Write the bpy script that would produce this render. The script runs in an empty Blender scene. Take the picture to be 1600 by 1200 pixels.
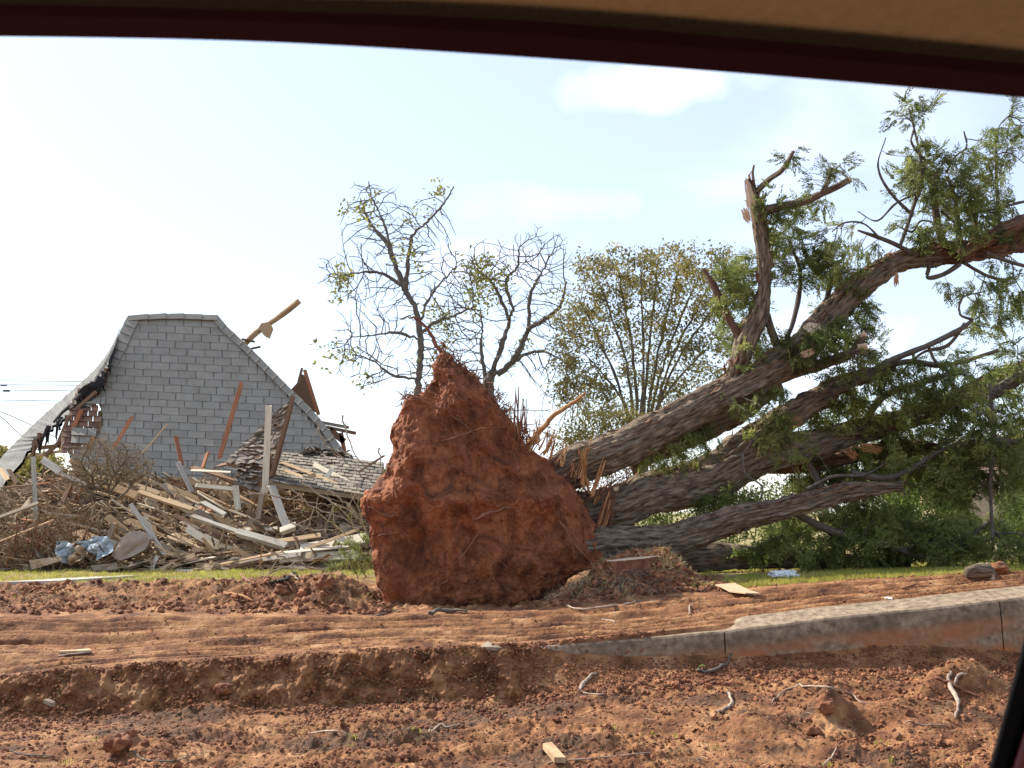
import bpy, math, random
import numpy as np
from mathutils import Vector
random.seed(11)
RNG = np.random.default_rng(11)
R = math.radians
scene = bpy.context.scene
col = scene.collection

# ------------------------------------------------------------------ camera, sky, sun, exposure
F = 1690.0                      # focal length in pixels of the 1600 px wide photograph
TH = math.atan(200 / F)         # camera pitched up
EYE = 1.6
cd = bpy.data.cameras.new('camera'); cam = bpy.data.objects.new('camera', cd); col.objects.link(cam)
cd.lens = 36 * F / 1600; cd.sensor_width = 36; cd.clip_start = 0.02; cd.clip_end = 3000
cam.location = (0, 0, EYE); cam.rotation_euler = (R(90) + TH, 0, 0)
cd.dof.use_dof = True; cd.dof.focus_distance = 14.5; cd.dof.aperture_fstop = 18
scene.camera = cam

SUN_AZ = R(-56)                 # measured from +Y towards +X
SUN_EL = R(43)
world = bpy.data.worlds.new('World'); scene.world = world; world.use_nodes = True
nt = world.node_tree; nt.nodes.clear()
def wn(t, **k):
    n = nt.nodes.new(t)
    for a, b in k.items(): setattr(n, a, b)
    return n
out = wn('ShaderNodeOutputWorld'); bg = wn('ShaderNodeBackground'); bg.inputs[1].default_value = 0.115
sky = wn('ShaderNodeTexSky'); sky.sky_type = 'NISHITA'; sky.sun_disc = False
sky.sun_elevation = SUN_EL; sky.sun_rotation = SUN_AZ; sky.air_density = 1.0; sky.dust_density = 0.7; sky.ozone_density = 1.5
tc = wn('ShaderNodeTexCoord'); mp = wn('ShaderNodeMapping'); mp.inputs['Scale'].default_value = (2.2, 2.2, 6.5)
mp.inputs['Location'].default_value = (0.35, 0.2, 1.15)
mp.inputs['Rotation'].default_value = (0, R(14), 0)
ns = wn('ShaderNodeTexNoise'); ns.inputs['Scale'].default_value = 1.1; ns.inputs['Detail'].default_value = 6; ns.inputs['Roughness'].default_value = 0.5
ns.inputs['Distortion'].default_value = 0.3
rp = wn('ShaderNodeMapRange'); rp.interpolation_type = 'SMOOTHSTEP'
rp.inputs['From Min'].default_value = 0.60; rp.inputs['From Max'].default_value = 0.95; rp.inputs['To Min'].default_value = 0.32
mx = wn('ShaderNodeMix', data_type='RGBA'); mx.inputs[7].default_value = (6.9, 7.25, 8.5, 1)
nt.links.new(tc.outputs['Generated'], mp.inputs[0]); nt.links.new(mp.outputs[0], ns.inputs['Vector'])
nt.links.new(ns.outputs[0], rp.inputs['Value']); fac = rp.outputs[0]
def wm(op, a, b):
    n = wn('ShaderNodeMath', operation=op)
    for i, q in enumerate((a, b)):
        if isinstance(q, (int, float)): n.inputs[i].default_value = q
        else: nt.links.new(q, n.inputs[i])
    return n.outputs[0]
ns2 = wn('ShaderNodeTexNoise'); ns2.inputs['Scale'].default_value = 9; ns2.inputs['Detail'].default_value = 6; nt.links.new(tc.outputs['Generated'], ns2.inputs['Vector'])
for (az, el, sx, sz, k) in [(8.0, 22.0, .105, .030, .75), (2.6, 16.3, .16, .036, .5), (-1.5, 13.0, .12, .03, .6), (14, 15.5, .10, .012, .35), (-19, 10.5, .14, .022, .4), (17.5, 8.5, .10, .05, .8), (-4, 2.5, .30, .05, .7), (30, 24, .2, .05, .8), (-36, 20, .2, .04, .5)]:   # a few small clouds, by azimuth and elevation
    az, el = R(az), R(el); d = (math.sin(az) * math.cos(el), math.cos(az) * math.cos(el), math.sin(el))
    s_ = wn('ShaderNodeVectorMath', operation='SUBTRACT'); nt.links.new(tc.outputs['Generated'], s_.inputs[0]); s_.inputs[1].default_value = d
    m_ = wn('ShaderNodeVectorMath', operation='MULTIPLY'); nt.links.new(s_.outputs[0], m_.inputs[0]); m_.inputs[1].default_value = (1 / sx, 1 / sx, 1 / sz)
    l_ = wn('ShaderNodeVectorMath', operation='LENGTH'); nt.links.new(m_.outputs[0], l_.inputs[0])
    w_ = wm('ADD', l_.outputs['Value'], wm('MULTIPLY', ns2.outputs[0], 2.6)); r_ = wn('ShaderNodeMapRange', interpolation_type='SMOOTHSTEP'); nt.links.new(w_, r_.inputs['Value'])
    r_.inputs['From Min'].default_value = 2.75; r_.inputs['From Max'].default_value = 1.35; r_.inputs['To Max'].default_value = k
    fac = wm('MAXIMUM', fac, r_.outputs[0])
nt.links.new(fac, mx.inputs[0])
nt.links.new(sky.outputs[0], mx.inputs[6]); nt.links.new(mx.outputs[2], bg.inputs[0]); nt.links.new(bg.outputs[0], out.inputs[0])

sd = bpy.data.lights.new('sun', 'SUN'); sd.energy = 5.0; sd.angle = R(0.53); sd.color = (1.0, 0.93, 0.82)
sun = bpy.data.objects.new('sun', sd); col.objects.link(sun)
SUN_DIR = Vector((math.sin(SUN_AZ) * math.cos(SUN_EL), math.cos(SUN_AZ) * math.cos(SUN_EL), math.sin(SUN_EL)))
sun.rotation_euler = SUN_DIR.to_track_quat('Z', 'Y').to_euler()
vs = scene.view_settings; vs.view_transform = 'Standard'; vs.look = 'None'; vs.exposure = 0.88; vs.gamma = 1; vs.use_curve_mapping = False
scene.cycles.max_bounces = 8; scene.cycles.transparent_max_bounces = 8

# ------------------------------------------------------------------ helpers
def P(px, py, Y):
    """world point seen at photograph pixel (px,py) at distance Y along +Y; works on numbers or arrays"""
    cx = (np.asarray(px, float) - 800) / F; cy = (600 - np.asarray(py, float)) / F
    d = math.cos(TH) - cy * math.sin(TH)
    Y = np.asarray(Y, float)
    return np.stack(np.broadcast_arrays(cx / d * Y, Y, EYE + (math.sin(TH) + cy * math.cos(TH)) / d * Y), -1)
def pxm(Y): return Y / F        # metres per photograph pixel at distance Y

def hsh(i, j, k, s=0):
    h = (i * 374761393 + j * 668265263 + k * 1274126177 + s * 362437) & 0xffffffff
    h = ((h ^ (h >> 13)) * 1103515245) & 0xffffffff
    h = ((h ^ (h >> 15)) * 2246822519) & 0xffffffff
    return ((h ^ (h >> 16)) & 0xffffff) / float(0xffffff) * 2 - 1
def vn(p, s=0):
    p = np.asarray(p, float); i = np.floor(p).astype(np.int64); f = p - i; u = f * f * f * (f * (f * 6 - 15) + 10)
    r = 0
    for a in (0, 1):
        wa = u[..., 0] if a else 1 - u[..., 0]
        for b in (0, 1):
            wb = u[..., 1] if b else 1 - u[..., 1]
            for c in (0, 1):
                wc = u[..., 2] if c else 1 - u[..., 2]
                r = r + wa * wb * wc * hsh(i[..., 0] + a, i[..., 1] + b, i[..., 2] + c, s)
    return r
_q = np.linalg.qr(np.random.default_rng(4).normal(0, 1, (3, 3)))[0]; ROT = _q if np.linalg.det(_q) > 0 else -_q   # keeps the noise lattice off the axes
def fbm(p, sc, o=4, s=0, g=0.5, bil=False):
    p = np.asarray(p, float) / sc; r = 0; a = 1
    for k in range(o):
        p = p @ ROT; n = vn(p * 2 ** k + 17.3 * k, s + k)
        r = r + a * ((1 - 2 * np.abs(n)) if bil else n); a *= g
    return r
def sstep(a, b, x): 
    t = np.clip((x - a) / (b - a), 0, 1); return t * t * (3 - 2 * t)

class MB:
    """collects vertices and faces, builds ONE mesh object"""
    def __init__(s): s.v = []; s.f = []; s.n = 0; s.uv = []; s.t = []
    def add(s, v, faces, uv=None, tint=0.5):
        v = np.asarray(v, float).reshape(-1, 3); s.v.append(v)
        for f in (faces if isinstance(faces, list) else [faces]):
            f = np.asarray(f, int)
            if len(f): s.f.append(f + s.n)
        s.uv.append(np.zeros((len(v), 2)) if uv is None else np.asarray(uv, float))
        s.t.append(np.broadcast_to(np.asarray(tint, float), (len(v),)))
        s.n += len(v); return s
    def box(s, c, ax, ay, az, tint=0.5):
        """box of centre c and half axes"""
        c, ax, ay, az = (np.asarray(q, float) for q in (c, ax, ay, az))
        v = [c + i * ax + j * ay + k * az for k in (-1, 1) for j in (-1, 1) for i in (-1, 1)]
        return s.add(v, [[[0, 2, 3, 1], [4, 5, 7, 6], [0, 1, 5, 4], [2, 6, 7, 3], [0, 4, 6, 2], [1, 3, 7, 5]]], tint=tint)
    def tube(s, pts, rad, seg=8, amp=0, asc=0.1, tint=0.5, cap=True, flat=1.0, fib=0):
        pts = np.asarray(pts, float); n = len(pts); rad = np.atleast_1d(np.asarray(rad, float)); rad = np.interp(np.linspace(0, 1, n), np.linspace(0, 1, len(rad)), rad) if len(rad) > 1 else np.full(n, rad[0])
        T = np.gradient(pts, axis=0); T /= np.linalg.norm(T, axis=1)[:, None] + 1e-9
        up = np.array([0, 0, 1.0]) if abs(T[:, 2]).mean() < 0.85 else np.array([0.3, 1.0, 0])
        A = np.cross(T, up); A /= np.linalg.norm(A, axis=1)[:, None] + 1e-9; B = np.cross(A, T)
        th = np.linspace(0, 2 * math.pi, seg + 1)
        L = np.concatenate([[0], np.cumsum(np.linalg.norm(np.diff(pts, axis=0), axis=1))])
        ring = A[:, None, :] * np.cos(th)[None, :, None] + B[:, None, :] * np.sin(th)[None, :, None] * flat
        r = np.repeat(rad[:, None], seg + 1, 1)
        if amp:
            q = pts[:, None, :] + ring * r[..., None]
            thm = th.copy(); thm[-1] = 0
            fis = np.stack([np.cos(thm)[None, :] * 3.2 + 0 * r, np.sin(thm)[None, :] * 3.2 + 0 * r, L[:, None] * 1.6 + 0 * r], -1)
            r = r * (1 + 0.12 * fbm(q, 0.5, 2, 5)) + amp * (0.8 * fbm(q, asc, 3, 9) + (fib * fbm(fis, 1.0, 4, 21, 0.65) if fib else 0))
            r[:, -1] = r[:, 0]
        v = (pts[:, None, :] + ring * r[..., None]).reshape(-1, 3)
        w = seg + 1
        i, j = np.meshgrid(np.arange(n - 1), np.arange(seg), indexing='ij'); a = (i * w + j).ravel()
        fq = np.stack([a, a + 1, a + w + 1, a + w], 1)
        uv = np.stack([np.repeat((th / 2 / math.pi)[None, :] * max(rad.mean(), .01) * 6, n, 0).ravel(), np.repeat(L[:, None], w, 1).ravel()], 1)
        fs = [fq]
        if cap:
            v = np.vstack([v, pts[0], pts[-1]]); uv = np.vstack([uv, [[0, 0], [0, L[-1]]]])
            k = np.arange(seg); e = (n - 1) * w
            fs.append(np.stack([k + 1, k, np.full(seg, n * w)], 1)); fs.append(np.stack([e + k, e + k + 1, np.full(seg, n * w + 1)], 1))
        return s.add(v, fs, uv, tint)
    def build(s, name, m, parent=None, smooth=False, link=True):
        me = bpy.data.meshes.new(name); V = np.vstack(s.v)
        org = np.zeros(3)
        tot = np.concatenate([np.full(len(f), f.shape[1]) for f in s.f]); lv = np.concatenate([f.ravel() for f in s.f])
        me.vertices.add(len(V)); me.vertices.foreach_set('co', V.astype(np.float32).ravel())
        me.loops.add(len(lv)); me.loops.foreach_set('vertex_index', lv.astype(np.int32))
        me.polygons.add(len(tot)); st = np.concatenate([[0], np.cumsum(tot)[:-1]])
        me.polygons.foreach_set('loop_start', st.astype(np.int32)); me.polygons.foreach_set('loop_total', tot.astype(np.int32))
        me.polygons.foreach_set('use_smooth', np.full(len(tot), smooth))
        me.update(calc_edges=True)
        a = me.attributes.new('uvp', 'FLOAT_VECTOR', 'POINT'); UV = np.hstack([np.vstack(s.uv), np.zeros((len(V), 1))])
        a.data.foreach_set('vector', UV.astype(np.float32).ravel())
        a = me.attributes.new('tint', 'FLOAT', 'POINT'); a.data.foreach_set('value', np.concatenate(s.t).astype(np.float32))
        me.materials.append(m)
        o = bpy.data.objects.new(name, me)
        if link: col.objects.link(o)
        if parent: o.parent = parent
        return o
def recentre(o, p=None):
    """put a top-level mesh object's origin at its own base"""
    me = o.data; n = len(me.vertices); a = np.empty(n * 3, np.float32); me.vertices.foreach_get('co', a); a = a.reshape(-1, 3)
    if p is None: p = np.array([(a[:, 0].min() + a[:, 0].max()) / 2, (a[:, 1].min() + a[:, 1].max()) / 2, a[:, 2].min()])
    me.vertices.foreach_set('co', (a - np.asarray(p, np.float32)).ravel()); o.location = [float(q) for q in p]; me.update()
    return o
def tag(o, label, cat, group=None, kind=None):
    if label: o['label'] = label
    if cat: o['category'] = cat
    if group: o['group'] = group
    if kind: o['kind'] = kind
    return o
def thing(name, label, cat, loc=(0, 0, 0), group=None):
    o = bpy.data.objects.new(name, None); col.objects.link(o); o.location = [float(q) for q in loc]; o.empty_display_size = .2
    return tag(o, label, cat, group)
def adopt(root, ch):
    """parent keeping world position"""
    ch.parent = root; l = root.location
    ch.location = (ch.location[0] - l[0], ch.location[1] - l[1], ch.location[2] - l[2])
    return ch
def spline(pts, n, vals=None):
    """Catmull-Rom through pts (and values), n samples per span"""
    p = np.asarray(pts, float); p = np.vstack([2 * p[0] - p[1], p, 2 * p[-1] - p[-2]]); o = []
    for i in range(1, len(p) - 2):
        t = np.linspace(0, 1, n, endpoint=(i == len(p) - 3))[:, None]
        a, b, c, d = p[i - 1], p[i], p[i + 1], p[i + 2]
        o.append(0.5 * (2 * b + (c - a) * t + (2 * a - 5 * b + 4 * c - d) * t ** 2 + (3 * b - a - 3 * c + d) * t ** 3))
    return np.vstack(o)

# ------------------------------------------------------------------ materials
def mat(name, cols, sc=8.0, rough=0.9, bump=0.3, bsc=40.0, coord='Object', stretch=(1, 1, 1), tint=0.0, detail=8, dist=0.0, spec=0.3, ramp=None, trans=0.0, metal=0.0, bdist=0.01):
    m = bpy.data.materials.new(name); m.use_nodes = True; t = m.node_tree; N = t.nodes; L = t.links
    b = N['Principled BSDF']; b.inputs['Roughness'].default_value = rough; b.inputs['Specular IOR Level'].default_value = spec; b.inputs['Metallic'].default_value = metal
    if coord == 'uvp': c = N.new('ShaderNodeAttribute'); c.attribute_name = 'uvp'; src = c.outputs['Vector']
    else: c = N.new('ShaderNodeTexCoord'); src = c.outputs[coord]
    mp = N.new('ShaderNodeMapping'); mp.inputs['Scale'].default_value = stretch; L.new(src, mp.inputs[0])
    n = N.new('ShaderNodeTexNoise'); n.inputs['Scale'].default_value = sc; n.inputs['Detail'].default_value = detail; n.inputs['Roughness'].default_value = 0.6; n.inputs['Distortion'].default_value = dist
    L.new(mp.outputs[0], n.inputs['Vector'])
    r = N.new('ShaderNodeValToRGB'); e = r.color_ramp.elements
    pos = ramp or [0.3 + 0.4 * i / max(1, len(cols) - 1) for i in range(len(cols))]
    while len(e) < len(cols): e.new(0.5)
    for i, cc in enumerate(cols): e[i].position = pos[i]; e[i].color = (*cc, 1)
    L.new(n.outputs[0], r.inputs[0]); colout = r.outputs[0]
    if tint:
        at = N.new('ShaderNodeAttribute'); at.attribute_name = 'tint'
        mr = N.new('ShaderNodeMapRange'); mr.inputs['To Min'].default_value = 1 - tint; mr.inputs['To Max'].default_value = 1 + tint; L.new(at.outputs['Fac'], mr.inputs[0])
        vm = N.new('ShaderNodeVectorMath'); vm.operation = 'SCALE'; L.new(colout, vm.inputs[0]); L.new(mr.outputs[0], vm.inputs['Scale']); colout = vm.outputs[0]
    L.new(colout, b.inputs['Base Color'])
    if bump:
        n2 = N.new('ShaderNodeTexNoise'); n2.inputs['Scale'].default_value = bsc; n2.inputs['Detail'].default_value = 6; n2.inputs['Roughness'].default_value = .65; L.new(mp.outputs[0], n2.inputs['Vector'])
        bp = N.new('ShaderNodeBump'); bp.inputs['Strength'].default_value = bump; bp.inputs['Distance'].default_value = bdist; L.new(n2.outputs[0], bp.inputs['Height']); L.new(bp.outputs[0], b.inputs['Normal'])
    if trans:
        tr = N.new('ShaderNodeBsdfTranslucent'); L.new(colout, tr.inputs[0]); ms = N.new('ShaderNodeMixShader'); ms.inputs[0].default_value = trans
        o = N['Material Output']; L.new(b.outputs[0], ms.inputs[1]); L.new(tr.outputs[0], ms.inputs[2]); L.new(ms.outputs[0], o.inputs[0])
    return m

M = {}
M['rootsoil'] = mat('red_clay', [(.055, .02, .012), (.14, .046, .021), (.22, .074, .031), (.32, .115, .046), (.165, .057, .027)], sc=2.8, ramp=[.28, .38, .5, .62, .76], bump=.7, bsc=40, dist=1.2, bdist=.02, detail=12)
M['clod'] = mat('clod_soil', [(.11, .042, .02), (.21, .085, .04), (.31, .15, .078)], sc=9, bump=.6, bsc=60, tint=.45)
M['bark'] = mat('cedar_bark', [(.06, .043, .028), (.15, .112, .075), (.27, .21, .145), (.36, .23, .14)], sc=15, ramp=[.36, .46, .57, .74], coord='uvp', stretch=(2.6, .34, 1), bump=1.0, bsc=24, bdist=.05, tint=.2, detail=12)
M['redbark'] = mat('torn_red_bark', [(.045, .025, .018), (.13, .07, .045), (.27, .15, .09)], sc=7, coord='uvp', stretch=(4, .5, 1), bump=.9, bsc=12, bdist=.02)
M['twig'] = mat('twig_bark', [(.07, .056, .045), (.15, .125, .10)], sc=14, bump=0)
M['palebark'] = mat('pale_bark', [(.09, .075, .06), (.18, .15, .12)], sc=10, bump=.2)
M['rawwood'] = mat('split_wood', [(.2, .085, .035), (.38, .19, .08), (.5, .32, .16)], sc=7, coord='uvp', stretch=(5, .5, 1), bump=.4, bsc=20)
M['cutwood'] = mat('cut_wood', [(.5, .36, .24), (.66, .52, .38)], sc=9, bump=.2)
M['root'] = mat('root_bark', [(.08, .032, .018), (.18, .075, .04), (.28, .13, .07)], sc=9, bump=.3)
M['cedar'] = mat('cedar_leaves', [(.095, .125, .035), (.175, .21, .058), (.3, .31, .095)], sc=1.6, bump=0, tint=.5, trans=.45, rough=.6)
M['olive'] = mat('olive_leaves', [(.12, .12, .035), (.23, .2, .055), (.34, .27, .09)], sc=1.5, bump=0, tint=.4, trans=.35, rough=.6)
M['yleaf'] = mat('young_leaves', [(.2, .2, .04), (.32, .3, .07)], sc=3, bump=0, tint=.3, trans=.4)
M['bush'] = mat('bush_leaves', [(.055, .09, .02), (.11, .15, .03), (.17, .2, .05)], sc=1.2, bump=0, tint=.4, trans=.35)
M['grass'] = mat('grass_blades', [(.26, .27, .045), (.42, .41, .09), (.56, .48, .18)], sc=.9, bump=0, tint=.3, trans=.4)
M['straw'] = mat('straw', [(.26, .17, .085), (.46, .35, .2), (.28, .23, .11)], sc=3, bump=0, tint=.4)
M['stick'] = mat('bleached_stick', [(.2, .14, .10), (.44, .35, .27)], sc=12, bump=.3)
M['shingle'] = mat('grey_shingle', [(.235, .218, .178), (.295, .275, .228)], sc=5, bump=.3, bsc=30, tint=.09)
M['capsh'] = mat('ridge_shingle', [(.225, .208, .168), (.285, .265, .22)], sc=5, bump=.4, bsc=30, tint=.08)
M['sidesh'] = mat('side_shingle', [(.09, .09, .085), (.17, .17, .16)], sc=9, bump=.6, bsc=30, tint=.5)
M['litter'] = mat('splinter_wood', [(.14, .09, .05), (.3, .21, .13), (.48, .37, .24)], sc=4, bump=.3, tint=.6)
M['oldsh'] = mat('weathered_shingle', [(.09, .075, .06), (.17, .145, .12), (.26, .22, .17)], sc=6, bump=.5, bsc=25, tint=.45)
M['deck'] = mat('weathered_deck', [(.085, .08, .068), (.12, .113, .098)], sc=6, bump=.3)
M['hazy_greybark'] = mat('hazy_grey_bark', [(.10, .085, .07), (.19, .165, .14)], sc=10, bump=.2)  # grey bark with background lens haze painted in as a lighter colour
M['felt'] = mat('roof_felt', [(.012, .012, .014), (.035, .033, .032)], sc=6, bump=.5, bsc=20)
M['brownsh'] = mat('bare_roof_lath', [(.13, .075, .05), (.26, .15, .10)], sc=4, bump=.4, tint=.4)
for k, c in {'tan': [(.28, .17, .09), (.46, .32, .18), (.58, .43, .26)], 'grey': [(.16, .12, .08), (.28, .22, .15), (.38, .31, .22)], 'brown': [(.1, .055, .032), (.19, .11, .065), (.28, .17, .10)],
             'white': [(.3, .25, .18), (.5, .45, .36), (.62, .57, .48)], 'red': [(.2, .075, .035), (.34, .14, .07), (.4, .18, .09)], 'cream': [(.42, .36, .25), (.6, .53, .4), (.66, .6, .48)]}.items():
    M['w_' + k] = mat('board_' + k, c, sc=6, coord='uvp', stretch=(1.0, .35, 1), bump=.35, bsc=40, tint=.2)
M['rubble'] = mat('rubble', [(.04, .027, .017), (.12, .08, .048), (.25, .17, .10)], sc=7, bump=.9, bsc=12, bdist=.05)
M['sheet'] = mat('blue_grey_sheet', [(.3, .36, .39), (.42, .47, .48), (.5, .52, .5)], sc=3, bump=.2, rough=.5, tint=.25)
M['card'] = mat('cardboard', [(.36, .24, .14), (.5, .36, .23)], sc=6, bump=.2, tint=.1)
M['foam'] = mat('upholstery', [(.27, .2, .15), (.4, .31, .23)], sc=5, bump=.5)
M['plastic'] = mat('white_plastic', [(.72, .74, .76), (.8, .8, .8)], sc=6, bump=.3, rough=.35, spec=.5)
M['wire'] = mat('wire', [(.06, .06, .07), (.09, .09, .1)], bump=0)
M['metal'] = mat('galvanised', [(.3, .32, .33), (.4, .42, .43)], bump=0, rough=.5, metal=.7)
M['fabric'] = mat('headliner_cloth', [(.29, .27, .19), (.36, .335, .24)], sc=160, bump=.6, bsc=420, rough=1, spec=.1, bdist=.002)
M['rubber'] = mat('weatherstrip_rubber', [(.010, .014, .013), (.02, .024, .02)], sc=200, bump=.5, bsc=300, bdist=.002)
M['maroon'] = mat('maroon_paint', [(.02, .0045, .018), (.025, .006, .022)], sc=20, bump=0, rough=.6, spec=.15)
M['redpaint'] = mat('red_car_paint', [(.10, .008, .012), (.12, .01, .014)], sc=2, bump=0, rough=.35, spec=.4)
M['blacktrim'] = mat('black_trim', [(.002, .0025, .003), (.003, .0035, .0045)], sc=30, bump=0, rough=.55, spec=.06)
M['stucco'] = mat('tan_wall', [(.34, .25, .18), (.42, .32, .24)], sc=3, bump=.2)
M['farroof'] = mat('far_roof', [(.2, .12, .09), (.28, .18, .14)], sc=4, bump=.2)
M['paving'] = mat('concrete_path', [(.34, .3, .25), (.5, .46, .4)], sc=3, bump=.3)
M['blackrub'] = mat('dark_log', [(.015, .013, .012), (.05, .042, .035)], sc=8, bump=.5)

# concrete of the kerb: grey with black mildew at the top and rust-coloured clay stains low down
def kerb_mat():
    m = mat('kerb_concrete', [(.12, .085, .055), (.25, .185, .12), (.38, .30, .205)], sc=16, detail=14, bump=1.0, bsc=90, stretch=(1, 1, 1))
    t = m.node_tree; N = t.nodes; L = t.links; b = N['Principled BSDF']
    base = b.inputs['Base Color'].links[0].from_socket
    at = N.new('ShaderNodeAttribute'); at.attribute_name = 'uvp'
    sp = N.new('ShaderNodeSeparateXYZ'); L.new(at.outputs['Vector'], sp.inputs[0])
    n = N.new('ShaderNodeTexNoise'); n.inputs['Scale'].default_value = 1.7; n.inputs['Detail'].default_value = 5; mp = N.new('ShaderNodeMapping'); mp.inputs['Scale'].default_value = (1, 3, 1)
    L.new(at.outputs['Vector'], mp.inputs[0]); L.new(mp.outputs[0], n.inputs['Vector'])
    # y coordinate: metres below the front edge
    def band(a, bb, c, d):
        r = N.new('ShaderNodeValToRGB'); e = r.color_ramp.elements; e[0].position = a; e[0].color = (0, 0, 0, 1); e[1].position = bb; e[1].color = (1, 1, 1, 1)
        x = e.new(c); x.color = (1, 1, 1, 1); y = e.new(d); y.color = (0, 0, 0, 1); L.new(sp.outputs[1], r.inputs[0]); return r.outputs[0]
    def stain(bandout, lo, hi, colr, prev):
        mr = N.new('ShaderNodeMapRange'); mr.inputs['From Min'].default_value = lo; mr.inputs['From Max'].default_value = hi; L.new(n.outputs[0], mr.inputs[0])
        mu = N.new('ShaderNodeMath'); mu.operation = 'MULTIPLY'; L.new(bandout, mu.inputs[0]); L.new(mr.outputs[0], mu.inputs[1])
        mx = N.new('ShaderNodeMix'); mx.data_type = 'RGBA'; L.new(mu.outputs[0], mx.inputs[0]); L.new(prev, mx.inputs[6]); mx.inputs[7].default_value = (*colr, 1); return mx.outputs[2]
    c1 = stain(band(.0, .03, .14, .3), .42, .75, (.10, .078, .05), base)
    c2 = stain(band(.12, .22, .6, .9), .36, .58, (.36, .14, .055), c1)
    L.new(c2, b.inputs['Base Color']); return m
M['kerb'] = kerb_mat()
def ground_mat():
    m = mat('ground_soil', [(.055, .022, .010), (.16, .064, .026), (.29, .135, .055), (.43, .25, .12)], sc=3.5, ramp=[.3, .44, .57, .7], coord='Object', bump=1.0, bsc=38, bdist=.02, detail=14)
    t = m.node_tree; N = t.nodes; L = t.links; b = N['Principled BSDF']; base = b.inputs['Base Color'].links[0].from_socket
    a = N.new('ShaderNodeAttribute'); a.attribute_name = 'uvp'; sp = N.new('ShaderNodeSeparateXYZ'); L.new(a.outputs['Vector'], sp.inputs[0])
    n = N.new('ShaderNodeTexNoise'); n.inputs['Scale'].default_value = 9; n.inputs['Detail'].default_value = 6; tc = N.new('ShaderNodeTexCoord'); L.new(tc.outputs['Object'], n.inputs['Vector'])
    def lay(fac, lo, hi, colr, prev):
        ad = N.new('ShaderNodeMath'); ad.operation = 'ADD'; L.new(fac, ad.inputs[0]); L.new(n.outputs[0], ad.inputs[1])
        mr = N.new('ShaderNodeMapRange'); mr.inputs['From Min'].default_value = lo; mr.inputs['From Max'].default_value = hi; L.new(ad.outputs[0], mr.inputs[0])
        mx = N.new('ShaderNodeMix'); mx.data_type = 'RGBA'; L.new(mr.outputs[0], mx.inputs[0]); L.new(prev, mx.inputs[6]); mx.inputs[7].default_value = (*colr, 1); return mx.outputs[2]
    c = lay(sp.outputs[1], .95, 1.3, (.095, .048, .025), base)      # dark humus and root mat patches, also painted shadow in the foreground
    c = lay(sp.outputs[0], .85, 1.25, (.24, .22, .08), c)             # turf
    L.new(c, b.inputs['Base Color']); return m
M['ground'] = ground_mat()
# ------------------------------------------------------------------ terrain
U = np.array([0, 200, 400, 500, 600, 700, 800, 900, 1000, 1200, 1400, 1600.])
def prof(*pairs): 
    a = np.array(pairs, float); return np.interp(U, a[:, 0], a[:, 1])
def zat(py, Y): return P(0 * U + 800, py, Y)[:, 2]
Yrow = []; Zrow = []
def row(Y, py, z=None):
    Y = np.broadcast_to(np.asarray(Y, float), U.shape).copy(); Yrow.append(Y); Zrow.append(zat(py, Y) if z is None else np.broadcast_to(z, U.shape).copy())
row(-60, 0, -.05); row(6.0, 0, -.05)
row(7.2, prof((0, 1200), (1600, 1196)))
row(8.2, prof((0, 1156), (400, 1156), (800, 1150), (1200, 1120), (1600, 1110)))
row(9.2, prof((0, 1130), (400, 1118), (800, 1090), (1000, 1068), (1200, 1058), (1400, 1052), (1600, 1048)))
row(np.interp(U, [800, 900], [9.34, 9.42]), prof((0, 1096), (400, 1070), (800, 1045), (820, 1034), (1000, 1036), (1130, 1040), (1300, 1016), (1450, 1012), (1600, 1022)))
row(np.interp(U, [800, 900], [9.45, 9.455]), 0, Zrow[-1] + np.interp(U, [800, 900], [(9.45-9.34)*1.6, .05]))
row(np.interp(U, [800, 900, 1150, 1200], [9.55, 9.5, 9.5, 9.78]), prof((0, 1060), (200, 1042), (400, 1030), (600, 1016), (800, 1008), (900, 999), (1000, 991), (1130, 979), (1200, 966), (1400, 941), (1600, 922)))
row(10.9, prof((0, 1014), (200, 1010), (400, 1000), (600, 990), (800, 982), (1000, 972), (1200, 949), (1400, 925), (1600, 909)))
row(12.6, prof((0, 964), (200, 962), (400, 962), (600, 962), (800, 955), (1000, 940), (1200, 918), (1400, 904), (1600, 895)))
row(14.0, prof((0, 924), (200, 918), (400, 917), (520, 920), (600, 950), (700, 957), (800, 950), (900, 934), (1000, 914), (1200, 904), (1400, 896), (1600, 889)))
row(16.0, prof((0, 908), (400, 901), (600, 905), (900, 899), (1200, 891), (1600, 886)))
row(20.0, prof((0, 893), (600, 891), (1000, 884), (1600, 877)))
Yrow.append(U * 0 + 900); Zrow.append(Zrow[-1].copy())
Yrow = np.array(Yrow); Zrow = np.array(Zrow)
def gfun(y): return np.where(y > 6, y, 6.0)
def base_z(x, y):
    x = np.asarray(x, float); y = np.asarray(y, float)
    u = 800 + x / gfun(y) * 1.017 * F
    z = np.zeros(np.broadcast(x, y).shape); u = u + 0 * z; y = y + 0 * z
    prevY = np.interp(u, U, Yrow[0]); prevZ = np.interp(u, U, Zrow[0])
    for k in range(1, len(Yrow)):
        cy = np.interp(u, U, Yrow[k]); cz = np.interp(u, U, Zrow[k])
        t = (y - prevY) / (cy - prevY); s = (t > 0) & (t <= 1)
        z = np.where(s, prevZ + (cz - prevZ) * t, z); prevY, prevZ = cy, cz
    return z, u
GAUSS = []   # (px,py,Y, sx, sy, h) bumps
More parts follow.
